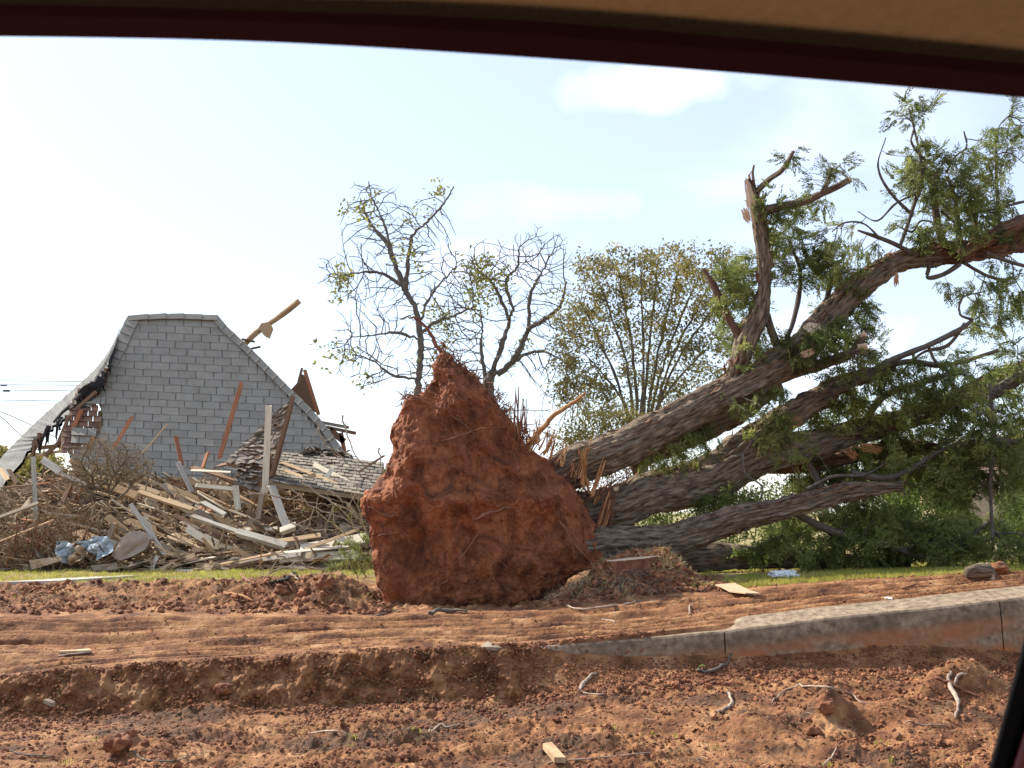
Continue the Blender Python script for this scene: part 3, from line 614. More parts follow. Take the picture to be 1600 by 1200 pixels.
    for pl, Yo in [([(640, 618, 2.5), (690, 640, 2.5), (730, 668, 3), (742, 690, 2)], 13.98), ([(690, 690, 2), (745, 672, 2.5), (790, 668, 1.5)], 13.75), ([(715, 880, 1.2), (735, 850, 1.5), (758, 822, 1.5)], 13.3), ([(578, 792, 2), (605, 808, 2.2), (622, 806, 3)], 13.55), ([(656, 952, 1.2), (672, 925, 1.4), (700, 905, 1)], 13.4), ([(590, 838, 2), (625, 832, 2), (645, 850, 2)], 13.5),
                   ([(740, 812, 3), (775, 798, 4), (800, 792, 3)], 13.42), ([(870, 800, 2.5), (890, 840, 3), (925, 880, 3)], 13.9), ([(628, 622, 2), (650, 618, 2), (668, 624, 1.3)], 14.0), ([(560, 545, .8), (610, 573, 1), (690, 590, 1.2)], 14.2), ([(555, 606, .8), (640, 583, 1.2), (688, 586, 1.5)], 14.25)]:
        rootpart(pl, Yo, M['root'] if Yo < 14.1 else M['palebark'])
    # torn splinters along the right rim
    SP = [(808, 690, 814, 616, 3.5), (818, 684, 822, 630, 3), (800, 668, 797, 624, 2), (830, 700, 850, 676, 4), (850, 712, 868, 678, 4.5), (872, 728, 884, 690, 3), (905, 760, 902, 700, 2.5), (915, 765, 912, 702, 4), (925, 775, 946, 712, 3.5), (930, 782, 955, 745, 4), (940, 772, 988, 734, 3.5), (938, 810, 954, 762, 3), (936, 832, 951, 782, 4.5), (946, 826, 962, 770, 3), (918, 830, 905, 802, 2), (893, 742, 896, 718, 2), (925, 850, 940, 822, 3), (842, 690, 838, 652, 2.5), (862, 704, 858, 662, 2), (884, 752, 908, 716, 2), (900, 745, 921, 690, 2)]
    for x0, y0, x1, y1, w in SP:
        Y0 = 14.15 + .22 * (x0 - 745) / F * 14; bb = MB()
        for _ in range(6):
            o_ = RNG.normal(0, 4, 2); p0 = P(x0 + o_[0], y0 + o_[1], Y0 + RNG.normal(0, .04)); p1 = P(x1 + RNG.normal(0, 4), y1 + RNG.normal(0, 7), Y0 + RNG.normal(0, .08)); mid = (p0 + p1) / 2 + RNG.normal(0, .012, 3)
            bb.tube(spline([p0, mid, p1], 4), np.linspace(1, .15, 9)[:len(spline([p0, mid, p1], 4))] * w * .62 * 14 / F * RNG.uniform(.4, 1.1), 6, amp=.006, asc=.03, flat=.45)
        adopt(root, bb.build('splinter', M['rawwood'] if random.random() < .6 else M['root']))
    # trunks
    def tr(pl, Y0, Y1, name='trunk', m=M['bark'], seg=96, amp=.022, lab=None, n=44):
        (s, r), = stems([(pl, Y0, Y1)], n); bb = MB(); bb.tube(s, r, seg, amp=amp, asc=.14, fib=1.5); o = bb.build(name, m, smooth=True); adopt(root, o)
        if lab: o['label'] = lab
        return s, r
    S = []
    S.append(tr([(835, 765, 28), (915, 722, 29), (980, 696, 28), (1040, 666, 27), (1100, 634, 26), (1180, 592, 26), (1240, 556, 25), (1290, 505, 23), (1330, 462, 21), (1370, 427, 18), (1410, 406, 16), (1465, 402, 13)], 14.7, 15.4, lab='highest trunk arching up over the lawn'))
    S.append(tr([(1450, 403, 13), (1500, 396, 13), (1560, 385, 14), (1620, 368, 15), (1720, 330, 15), (1860, 280, 12)], 15.38, 15.8, 'limb', M['redbark'], 64, .034, lab='torn reddish end of the highest trunk'))
    S.append(tr([(1500, 400, 8), (1545, 372, 10), (1600, 345, 12), (1680, 310, 10)], 15.2, 15.5, 'limb', M['redbark'], 20, .02))
    S.append(tr([(1138, 622, 14), (1152, 575, 16), (1166, 530, 16), (1186, 488, 14), (1195, 440, 11), (1192, 385, 10), (1184, 335, 10.5), (1176, 300, 7), (1168, 280, 3)], 15.0, 14.9, 'limb', M['bark'], 56, .016, lab='upright broken limb with a pale split top'))
    S.append(tr([(1182, 300, 5), (1200, 282, 4.5), (1222, 266, 4), (1240, 236, 3)], 14.9, 14.7, 'limb', M['bark'], 10, .004))
    S.append(tr([(1178, 290, 2.5), (1176, 270, 2), (1178, 258, 1.5)], 14.9, 14.9, 'limb', M['bark'], 8, .002))
    S.append(tr([(1186, 332, 8), (1215, 324, 6.5), (1250, 317, 6), (1290, 300, 5.5), (1328, 281, 4.5)], 14.85, 14.6, 'limb', M['bark'], 14, .006))
    S.append(tr([(1284, 302, 5), (1293, 284, 4), (1299, 262, 2.5)], 14.65, 14.6, 'limb', M['bark'], 8, .003))
    S.append(tr([(1190, 605, 9), (1240, 582, 10), (1290, 567, 9), (1330, 552, 7), (1350, 524, 5)], 15.15, 14.7, 'limb', M['bark'], 18, .008))
    S.append(tr([(1325, 556, 5), (1352, 541, 5)], 14.7, 14.6, 'limb', M['bark'], 12, .004))
    S.append(tr([(1168, 548, 7), (1140, 500, 6), (1118, 452, 5), (1099, 420, 3)], 14.95, 15.1, 'limb', M['redbark'], 10, .006))
    S.append(tr([(1228, 590, 9), (1216, 545, 8), (1200, 500, 6), (1192, 470, 4)], 15.2, 15.4, 'limb', M['bark'], 12, .005))
    S.append(tr([(850, 815, 34), (950, 795, 34), (1010, 773, 33), (1100, 752, 32), (1170, 720, 32), (1230, 705, 26), (1300, 686, 21), (1360, 672, 19), (1430, 650, 16), (1500, 622, 13), (1570, 585, 9), (1640, 560, 7)], 14.8, 16.2, lab='thick middle trunk resting in its own broken boughs'))
    S.append(tr([(1110, 738, 20), (1175, 690, 24), (1230, 650, 19), (1285, 620, 15), (1325, 596, 10), (1400, 575, 5)], 15.25, 15.3, 'limb', M['bark'], 64, .026, lab='snapped upper limb with splintered pale wood'))
    S.append(tr([(985, 728, 12), (1060, 692, 13), (1110, 667, 15), (1160, 642, 16), (1215, 600, 13)], 15.4, 15.9, 'limb', M['bark'], 24, .02))
    S.append(tr([(850, 866, 36), (960, 850, 29), (1030, 846, 26), (1090, 832, 22), (1150, 812, 19), (1220, 796, 17), (1290, 777, 15), (1350, 765, 11), (1410, 762, 5)], 14.5, 14.3, lab='lowest trunk lying almost level above the grass'))
    S.append(tr([(1200, 730, 10), (1280, 718, 14), (1370, 706, 13), (1440, 700, 9), (1470, 705, 4)], 15.9, 15.8, 'limb', M['redbark'], 26, .03))
    S.append(tr([(1020, 872, 26), (1120, 868, 20), (1220, 872, 16), (1330, 878, 10), (1420, 880, 6)], 15.2, 15.6, 'limb', M['bark'], 20, .015))
    # second-order limbs of the crown
    L2 = [([(1478, 398, 5), (1465, 350, 6), (1460, 300, 5), (1466, 262, 3)], 15.4, 15.2), ([(1500, 396, 5), (1497, 350, 4), (1492, 310, 3), (1480, 275, 2)], 15.4, 15.5), ([(1524, 392, 4), (1524, 340, 4), (1530, 290, 3)], 15.4, 15.6),
          ([(1432, 400, 5), (1405, 385, 4), (1375, 372, 3.5), (1340, 360, 2)], 15.2, 15.0), ([(1405, 388, 3), (1425, 330, 3), (1440, 280, 3), (1435, 230, 2), (1420, 170, 1.5)], 15.2, 15.1), ([(1425, 335, 3), (1390, 300, 2), (1372, 260, 1.5), (1384, 215, 1)], 15.2, 15.0),
          ([(1500, 412, 4), (1475, 428, 4), (1450, 434, 3), (1452, 415, 3)], 15.3, 15.3), ([(1540, 395, 4), (1580, 410, 3), (1640, 425, 3)], 15.3, 15.3), ([(1505, 410, 3), (1540, 430, 3), (1575, 440, 2)], 15.4, 15.5),
          ([(1300, 615, 6), (1350, 590, 7), (1400, 560, 6), (1450, 540, 5), (1500, 515, 4), (1520, 500, 2)], 15.0, 14.8), ([(1375, 575, 5), (1420, 565, 5), (1480, 570, 4), (1560, 548, 3)], 15.2, 15.0), ([(1500, 625, 8), (1560, 610, 10), (1600, 585, 8), (1650, 560, 5)], 15.4, 15.0),
          ([(1540, 330, 2), (1580, 320, 2), (1620, 310, 2)], 15.5, 15.5), ([(1568, 395, 3), (1560, 330, 2), (1556, 250, 2), (1560, 200, 1.2), (1590, 170, 1)], 15.6, 15.6), ([(1330, 740, 6), (1400, 745, 5), (1480, 700, 4), (1560, 690, 4), (1640, 695, 3)], 15.1, 14.9),
          ([(1545, 600, 4), (1552, 680, 4), (1548, 760, 3), (1552, 860, 2.5)], 14.9, 14.9), ([(1240, 800, 6), (1300, 830, 6), (1380, 850, 5), (1440, 870, 4)], 14.6, 14.9), ([(1310, 560, 4), (1290, 500, 4), (1300, 440, 3), (1330, 400, 2)], 15.3, 15.6), ([(1215, 560, 4), (1240, 500, 4), (1250, 430, 3), (1230, 370, 2)], 15.2, 15.5), ([(1350, 660, 7), (1380, 620, 6), (1430, 600, 5), (1500, 580, 4)], 15.5, 15.7), ([(1250, 700, 6), (1290, 770, 5), (1330, 820, 5), (1360, 860, 3)], 15.6, 15.5), ([(1470, 330, 2), (1500, 350, 2), (1530, 330, 2), (1560, 335, 1.5)], 15.3, 15.4)]
    L2 += [([(1462, 262, 2), (1440, 245, 2), (1424, 222, 1.6), (1428, 196, 1.4), (1412, 180, 1)], 15.2, 15.1), ([(1436, 300, 2), (1400, 318, 1.6), (1370, 345, 1.4), (1340, 330, 1)], 15.2, 15.0), ([(1478, 270, 1.8), (1492, 245, 1.8), (1510, 230, 1.4), (1506, 205, 1)], 15.4, 15.4), ([(1528, 296, 2), (1550, 280, 1.6), (1545, 255, 1.4), (1572, 238, 1.2), (1610, 262, 1)], 15.5, 15.5), ([(1375, 372, 2), (1350, 350, 1.6), (1320, 348, 1.2), (1300, 362, .8)], 15.0, 14.9), ([(1470, 350, 1.6), (1440, 345, 1.5), (1425, 362, 1.3), (1400, 352, .8)], 15.3, 15.2), ([(1508, 505, 3), (1480, 540, 3), (1440, 552, 2.4), (1400, 590, 2)], 14.9, 15.1), ([(1520, 500, 2.4), (1500, 490, 2), (1505, 465, 1.6), (1540, 455, 1)], 14.8, 14.9), ([(1450, 540, 3), (1470, 575, 2.4), (1520, 590, 2), (1560, 620, 1.5)], 14.9, 14.9), ([(1260, 765, 3), (1300, 745, 2.5), (1350, 742, 2), (1390, 720, 1.5)], 14.5, 14.6), ([(1160, 710, 2.5), (1165, 740, 2), (1190, 760, 1.6), (1185, 790, 1.2)], 14.3, 14.2)]
    for pl, Y0, Y1 in L2: S.append(tr(pl, Y0, Y1, 'branch', M['twig'], 8, .004, n=10))
    # pale broken wood: cut stub, split top, torn spots
    def wood(pl, Y, w, m=M['cutwood']):
        c = P(*pl[:2], Y)
    def disc(px, py, Y, rx, ry, nrm, m=M['cutwood'], name='cut_face'):
        c = P(px, py, Y); nrm = np.array(nrm, float); nrm /= np.linalg.norm(nrm); a = np.cross(nrm, [0, 0, 1]); a /= np.linalg.norm(a); d = np.cross(a, nrm); bb = MB(); th = np.linspace(0, 6.283, 18, endpoint=False); jj = 1 + .08 * RNG.normal(0, 1, 18)
        ring = np.array([c + a * math.cos(t) * rx * Y / F * j + d * math.sin(t) * ry * Y / F * j for t, j in zip(th, jj)]); bk = ring - nrm * .12 
        v = np.vstack([ring, bk, c]); k = np.arange(18); bb.add(v, [np.stack([k, (k + 1) % 18, np.full(18, 36)], 1), np.stack([k, k + 18, (k + 1) % 18 + 18, (k + 1) % 18], 1)]); adopt(root, bb.build(name, m))
    disc(1269, 512, 14.78, 14, 9, (-.25, -1, .35))
    disc(1330, 279.5, 14.58, 4, 4.5, (1, -.6, .3)); disc(1352, 521, 14.68, 4.5, 5, (.6, -.6, .6)); disc(1355, 541, 14.58, 4.5, 5, (1, -.6, .1))
    def shard(poly, Y, th=.03, m=M['cutwood'], name='split_wood'):
        a = np.array(poly, float); c = a.mean(0); e, Ev = np.linalg.eigh(np.cov((a - c).T)); ax, bx = Ev[:, 1], Ev[:, 0]; u = (a - c) @ ax; w = (a - c) @ bx; bb = MB()
        for q in np.linspace(-1, 1, 9):
            wo = q * np.abs(w).max() * .8; u0, u1 = u.min() * RNG.uniform(.7, 1.1) * (1 - .3 * abs(q)), u.max() * RNG.uniform(.5, 1.25) * (1 - .35 * abs(q)); pp = np.array([c + ax * t + bx * wo for t in np.linspace(u0, u1, 5)]) + RNG.normal(0, .5, (5, 2)); bb.tube(P(pp[:, 0], pp[:, 1], Y + RNG.normal(0, .015)), np.array([.6, 1, 1, .8, .15]) * max(.009, np.abs(w).max() * Y / F * .22), 5, amp=.003, asc=.03, flat=.5, tint=RNG.uniform(0, 1))
        adopt(root, bb.build(name, m))
    shard([(1161, 276), (1168, 272), (1176, 300), (1180, 345), (1176, 350), (1170, 320)], 14.72)
    shard([(1156, 330), (1164, 322), (1174, 346), (1171, 350)], 14.84)
    shard([(1222, 668), (1250, 648), (1256, 655), (1232, 678)], 14.85, m=M['rawwood'])
    shard([(1318, 702), (1334, 703), (1340, 718), (1332, 716)], 15.0, m=M['rawwood']); shard([(1330, 695), (1355, 693), (1384, 704), (1380, 709), (1352, 699), (1335, 700)], 15.0, m=M['rawwood'])
    shard([(1246, 552), (1275, 545), (1262, 556), (1250, 560)], 14.3, m=M['cutwood']); shard([(1398, 425), (1404, 428), (1402, 450), (1397, 440)], 14.9, m=M['rawwood'])
    # ragged bark flakes along the tops of the trunks
    b = MB()
    for si, cnt in ((0, 190), (3, 70), (12, 170), (13, 70), (1, 120), (15, 80), (14, 30)):
        s, r = S[si]
        for _ in range(cnt):
            k = random.randrange(2, len(s) - 2); T = s[k + 1] - s[k - 1]; T /= np.linalg.norm(T); a = random.uniform(-1.2, 1.2); up = np.array([0, 0, 1.]) - T * T[2]; up /= np.linalg.norm(up); sd_ = np.cross(T, up); nrm = up * math.cos(a) - sd_ * math.sin(a) * (1 if sd_[1] < 0 else -1) * -1
            nrm = up * math.cos(a) + np.array([0, -1, 0]) * abs(math.sin(a)) * .9; nrm /= np.linalg.norm(nrm); p0 = s[k] + nrm * r[k] * 1.0; d = T * random.choice((-1, 1)) + nrm * random.uniform(.05, .5) + RNG.normal(0, .25, 3); d /= np.linalg.norm(d); l = random.uniform(.05, .2)
            b.tube(np.array([p0 - d * .02, p0 + d * l * .5, p0 + d * l + RNG.normal(0, .02, 3)]), np.array([.014, .012, .003]) * random.uniform(.5, 1.4), 5, flat=.3, tint=random.random())
    o = b.build('bark_flakes', M['root']); adopt(root, o); o['kind'] = 'stuff'
    # fine branches and foliage
    BL = [(1490, 290, 72, 62, 15.4, .7, 210), (1440, 250, 40, 60, 15.2, .5, 60), (1425, 175, 36, 30, 15.1, .3, 45), (1545, 260, 40, 70, 15.5, .6, 90), (1480, 360, 80, 40, 15.3, .6, 80), (1560, 350, 45, 50, 15.5, .6, 60), (1600, 200, 45, 40, 15.6, .4, 30), (1560, 470, 65, 55, 15.4, .6, 70),
          (1300, 400, 65, 55, 15.2, .6, 120), (1290, 275, 48, 32, 14.7, .35, 60), (1235, 322, 60, 20, 14.8, .3, 60), (1235, 400, 40, 60, 15.2, .5, 80), (1330, 500, 50, 55, 15.3, .5, 110), (1150, 450, 42, 60, 15.2, .5, 130), (1180, 550, 50, 50, 15.3, .5, 90), (1280, 540, 60, 30, 14.6, .3, 60), (1340, 570, 45, 35, 14.6, .3, 70), (1240, 250, 25, 22, 14.7, .2, 18),
          (1500, 620, 110, 70, 15.0, .8, 360), (1400, 610, 90, 50, 15.4, .7, 200), (1570, 690, 60, 70, 15.0, .7, 170), (1420, 700, 100, 60, 15.8, .7, 220), (1320, 650, 60, 40, 15.6, .5, 80), (1500, 740, 90, 50, 15.2, .6, 150), (1600, 600, 60, 70, 15.2, .6, 110),
          (1085, 700, 48, 20, 14.9, .3, 60), (1025, 712, 28, 16, 14.9, .2, 26), (1190, 640, 50, 32, 14.6, .3, 80), (1240, 700, 40, 30, 14.5, .2, 30), (1130, 778, 50, 18, 15.0, .3, 40),
          (1240, 850, 90, 34, 15.2, .6, 170), (1350, 830, 90, 50, 15.2, .7, 260), (1460, 850, 90, 40, 15.3, .7, 220), (1560, 850, 80, 34, 15.4, .7, 150), (1300, 750, 80, 40, 16.0, .5, 120), (1640, 800, 40, 60, 15.6, .5, 60), (1650, 450, 50, 90, 15.6, .5, 60)]
    A = blob_pts(BL, 2.1); st = []; pa = []
    for s, r in S:
        k0 = len(st)
        for k in range(0, len(s), 5): st.append(s[k]); pa.append(len(st) - 2 if len(st) - 1 > k0 else -1)
    nodes, par = colonise(np.array(st), pa, A, .10, .9, .11, 100, .3, (0, 0, -.08), 17000); n0 = len(st)
    r, kids = radii(nodes, par, n0, .0046, 2.6, .03); b = MB(); chains(b, nodes, par, r, n0)
    o = b.build('twigs', M['twig']); adopt(root, o); o['kind'] = 'stuff'
    tips = np.arange(n0, len(nodes)); tips = tips[(r[tips] < .009)]
    pos = nodes[tips]; d = nodes[tips] - nodes[par[tips]]; d /= np.linalg.norm(d, axis=1)[:, None]
    keep = RNG.uniform(0, 1, len(tips)) < np.where(pos[:, 2] > 2.6, .37, .56) * (.55 + .9 * sstep(-.3, .4, fbm(pos, .45, 2, 411))); pos = pos[keep]; d = d[keep]
    pos = np.vstack([pos, pos]) + RNG.normal(0, .05, (len(pos) * 2, 3)); d = np.vstack([d, d]) + RNG.normal(0, .45, (len(d) * 2, 3)) + [0, 0, -.45]
    # clumps of light and dark foliage
    tn = np.clip(.5 + .45 * fbm(pos, .5, 2, 401) + RNG.normal(0, .12, len(pos)), 0, 1)
    b = MB(); tt = RNG.integers(0, 6, len(pos))
    for t in range(6): s = tt == t; scatter(b, *SPR[t], pos[s], d[s], RNG.uniform(.6, 1.2, s.sum()), tn[s])
    o = b.build('foliage', M['cedar']); adopt(root, o)
    print('fallen tree nodes', len(nodes), 'sprays', len(pos))
fallen_tree()

# ------------------------------------------------------------------ standing trees behind
def tree(name, label, skel, attr, Y, leafmat, leafn, leafprob, bark=M['hazy_greybark'], step=.2, di=2.2, dk=.22, rt=.005, p=2.2, jit=.3, leaf=CLP, leafsc=1.0, trop=(0, 0, .05), base=None, group=None, maxn=12000, rcap=.03, patch=None):
    (x, y, z) = base; root = thing(name, label, 'tree', (x, y, z), group)
    S = stems(skel, 8); st = []; pa = []
    b = MB()
    for s, r in S:
        b.tube(s + RNG.normal(0, .012, s.shape), r, 10, amp=.01, asc=.2, fib=.8)
        k0 = len(st)
        for k in range(0, len(s), 2): st.append(s[k]); pa.append(len(st) - 2 if len(st) - 1 > k0 else -1)
    adopt(root, b.build('trunk', bark, smooth=True))
    n0 = len(st); nodes, par = colonise(np.array(st), pa, attr, step, di, dk, 110, jit, trop, maxn)
    r, kids = radii(nodes, par, n0, rt, p, rcap); b = MB(); chains(b, nodes, par, r, n0); adopt(root, b.build('branches', bark))
    tips = np.arange(n0, len(nodes)); tips = tips[(r[tips] < rt * 2.2)]; pos = nodes[tips]
    pr = np.full(len(pos), leafprob) if patch is None else leafprob * sstep(patch, patch + .25, fbm(pos, .9, 2, 55))
    pos = pos[RNG.uniform(0, 1, len(pos)) < pr]
    if len(pos):
        pos = np.repeat(pos, leafn, 0) + RNG.normal(0, .09, (len(pos) * leafn, 3)); b = MB(); tt = RNG.integers(0, 6, len(pos)); tn = np.clip(.5 + .5 * fbm(pos, .7, 2, 402) + RNG.normal(0, .1, len(pos)), 0, 1)
        for t in range(6): s = tt == t; scatter(b, *leaf[t], pos[s], RNG.normal(0, 1, (s.sum(), 3)), RNG.uniform(.7, 1.3, s.sum()) * leafsc, tn[s])
        adopt(root, b.build('crown', leafmat))
    print(name, len(nodes), len(pos)); return root
LG = [leafclump(s, 9, .11, .026, .09) for s in range(6)]
# bare tree on the left
Yt = 27
sk = [([(650, 760, 9), (651, 660, 9), (652, 608, 8), (657, 560, 7.5), (656, 520, 7), (648, 480, 6), (634, 454, 6)], Yt, Yt), ([(634, 454, 7), (618, 415, 5.5), (605, 380, 4.5), (580, 352, 3), (566, 320, 2)], Yt, Yt + .8), ([(634, 454, 6), (638, 405, 4.5), (645, 368, 3.5), (672, 342, 2.5), (694, 318, 2), (709, 290, 1)], Yt, Yt - .6),
      ([(628, 446, 4), (596, 427, 3), (559, 426, 2.2), (527, 432, 1)], Yt, Yt + .3), ([(654, 525, 4), (682, 502, 3.2), (710, 493, 2.6), (745, 478, 2)], Yt, Yt - .4), ([(656, 530, 3), (616, 519, 2.5), (587, 524, 2), (544, 526, 1)], Yt, Yt - .4), ([(655, 592, 3), (613, 586, 2.4), (587, 566, 1.6), (552, 552, 1)], Yt, Yt + .5), ([(620, 420, 3), (600, 350, 2.5), (582, 310, 1.5), (576, 285, 1)], Yt, Yt + .3), ([(658, 500, 3), (668, 470, 2.5), (690, 440, 2), (715, 415, 1)], Yt, Yt + .6)]
at = blob_pts([(590, 360, 70, 75, Yt, 1.2, 260), (660, 370, 60, 65, Yt, 1.2, 190), (545, 430, 52, 50, Yt, 1.0, 120), (700, 440, 55, 60, Yt, 1.2, 170), (600, 470, 85, 60, Yt, 1.3, 190), (590, 560, 75, 55, Yt, 1.1, 150), (700, 540, 50, 50, Yt, 1.0, 90), (575, 300, 35, 26, Yt, .5, 40), (690, 310, 25, 25, Yt, .4, 24), (520, 420, 30, 30, Yt, .5, 40), (555, 540, 50, 40, Yt, .8, 60)], 2.6)
tree('bare_tree', 'nearly leafless tree with gnarled limbs left of centre, taller of the two bare trees', sk, at, Yt, M['yleaf'], 2, .55, base=(*P(650, 760, Yt)[:2], .55), step=.17, di=2.0, dk=.17, leafsc=1.1, patch=.72, leaf=LG, jit=.2, rt=.0085, p=3.1)
Yt = 28
sk = [([(760, 760, 14), (765, 660, 13), (764, 600, 13), (770, 578, 10)], Yt, Yt), ([(770, 580, 6), (788, 526, 5), (795, 500, 4), (782, 465, 3.5), (767, 440, 3), (748, 425, 2)], Yt, Yt + .6), ([(795, 500, 4), (800, 480, 3.5), (790, 440, 3.5), (808, 417, 3), (810, 388, 2)], Yt, Yt - .5), ([(778, 585, 7), (803, 562, 6.5), (818, 532, 6), (826, 508, 4.5), (828, 465, 4), (838, 440, 3.5), (853, 416, 2)], Yt, Yt + .4), ([(824, 515, 5), (849, 500, 4.5), (874, 479, 3.5), (885, 440, 2)], Yt, Yt - .8), ([(758, 590, 5), (752, 540, 3), (753, 505, 2), (748, 470, 1)], Yt, Yt + .5), ([(800, 566, 4), (840, 548, 3), (880, 565, 2.2), (905, 590, 1.2)], Yt, Yt + .4)]
at = blob_pts([(770, 420, 60, 50, Yt, 1.2, 190), (840, 400, 60, 50, Yt, 1.2, 190), (830, 480, 60, 50, Yt, 1.2, 150), (730, 500, 55, 60, Yt, 1.2, 160), (860, 560, 50, 60, Yt, 1.2, 150), (790, 560, 60, 40, Yt, 1.0, 90), (720, 590, 50, 40, Yt, 1, 70), (880, 640, 50, 60, Yt, 1, 110), (880, 420, 25, 50, Yt, .6, 50)], 2.6)
tree('bare_tree', 'shorter bare tree with a stout forked trunk right behind the root plate', sk, at, Yt, M['yleaf'], 2, .5, base=(*P(760, 760, Yt)[:2], .6), step=.17, di=2.0, dk=.17, patch=.8, leaf=LG, jit=.2, rt=.0085, p=3.1)
# leafy multi-stemmed tree
Yt = 26
sk = []
for i, (x1, y1) in enumerate([(905, 470), (935, 440), (965, 420), (1000, 405), (1030, 400), (1065, 410), (1090, 440), (1120, 430), (1150, 440), (920, 560), (1110, 540)]):
    xm = 1000 + (x1 - 1000) * .35 + random.uniform(-8, 8); ym = 690 + (y1 - 690) * .45
    sk.append(([(1000 + random.uniform(-14, 14), 770, 4.5), (1000 + (x1 - 1000) * .1, 690, 4), (xm, ym, 3), (x1 * .7 + xm * .3, y1 * .75 + ym * .25, 2), (x1, y1, 1)], Yt, Yt + random.uniform(-1.3, 1.3)))
at = blob_pts([(960, 440, 75, 60, Yt, 1.6, 300), (1040, 425, 70, 52, Yt, 1.6, 300), (1120, 440, 55, 55, Yt, 1.4, 190), (905, 510, 45, 70, Yt, 1.3, 170), (980, 520, 90, 60, Yt, 1.6, 260), (1080, 520, 80, 60, Yt, 1.6, 240), (920, 610, 60, 60, Yt, 1.3, 190), (1020, 610, 90, 60, Yt, 1.5, 200), (1110, 590, 50, 50, Yt, 1.2, 110), (890, 570, 40, 60, Yt, 1, 90)])
tree('leafy_tree', 'many-stemmed tree with small olive leaves behind the highest trunk', sk, at, Yt, M['olive'], 4, .5, base=(*P(1000, 770, Yt)[:2], .6), step=.2, di=1.6, dk=.22, leaf=LG, leafsc=.8, jit=.3, trop=(0, 0, .15))
# bushes behind the fallen tree
def bush(label, blobs, Y, m, n, sc=1.0, leaf=CLP, stem=None, name='bush', cat='bush'):
    px, py, rx, ry = blobs[0][:4]; g0 = P(px, 880, Y); root = thing(name, label, cat, (g0[0], Y, .65)); at = blob_pts([(*q[:4], Y, q[4], n // len(blobs)) for q in blobs])
    st = [np.array([g0[0] + RNG.normal(0, .25), Y + RNG.normal(0, .2), .62 + .1 * (k // 8)]) for k in range(8)]
    nodes, par = colonise(np.array(st), [-1] * 8, at, .16, 2, .2, 60, .25, (0, 0, .1), 4000); r, _ = radii(nodes, par, 8, .004, 2.3, .04); b = MB(); chains(b, nodes, par, r, 8); adopt(root, b.build('stem', M['twig']))
    pos = np.repeat(nodes[8:][r[8:] < .012], 5, 0); pos = pos + RNG.normal(0, .1, pos.shape); b = MB(); tt = RNG.integers(0, 6, len(pos)); tn = np.clip(.5 + .5 * fbm(pos, .5, 2, 402) + RNG.normal(0, .12, len(pos)), 0, 1)
    for t in range(6): s = tt == t; scatter(b, *leaf[t], pos[s], RNG.normal(0, .6, (s.sum(), 3)) + [0, 0, .4], RNG.uniform(.7, 1.3, s.sum()) * sc, tn[s])
    adopt(root, b.build('foliage', m))
bush('yellow-green bush filling the gap below the fallen limbs at right', [(1400, 800, 75, 62, .8), (1440, 790, 60, 60, .8), (1360, 810, 50, 50, .7)], 19, M['bush'], 520)
bush('dark green rounded conifer standing just left of the tan wall', [(1490, 800, 34, 62, .6), (1475, 770, 30, 40, .5), (1500, 830, 35, 40, .6)], 20, M['cedar'], 380, .8, SPR)
bush('bright green bush seen through the gap between the two lower trunks', [(1150, 790, 75, 40, .6), (1230, 780, 60, 40, .6)], 19, M['bush'], 300)
bush('pale green bush in the gap close behind the root plate between the lower trunks', [(1050, 808, 60, 26, .6), (1020, 800, 40, 26, .5)], 18, M['bush'], 300)
bush('olive bush at the right edge beside the chain-link fence', [(1590, 800, 38, 62, .9), (1620, 790, 50, 70, .9)], 24, M['bush'], 420, 1.2)
bush('low shrub behind the highest trunk near the root plate', [(960, 660, 60, 40, .8), (905, 690, 40, 30, .8)], 24, M['olive'], 240, 1.2)
for i, (px, py, rx, ry, Y, lab) in enumerate([(1530, 725, 60, 30, 60, 'distant pale tree left of the far roof'), (1600, 715, 50, 40, 62, 'distant pale tree over the far roof at the right edge'), (1420, 745, 60, 30, 65, 'distant tree seen through the fallen crown'), (640, 760, 110, 26, 60, 'distant tree low behind the root plate'), (-30, 735, 60, 30, 60, 'distant tree at the far left behind the heap'), (60, 735, 30, 14, 55, 'small distant tree under the sagging roof edge')]):
    bush(lab, [(px, py, rx, ry, 2.0)], Y, M['olive'], 160, 2.6, LG, name='distant_tree', cat='tree')
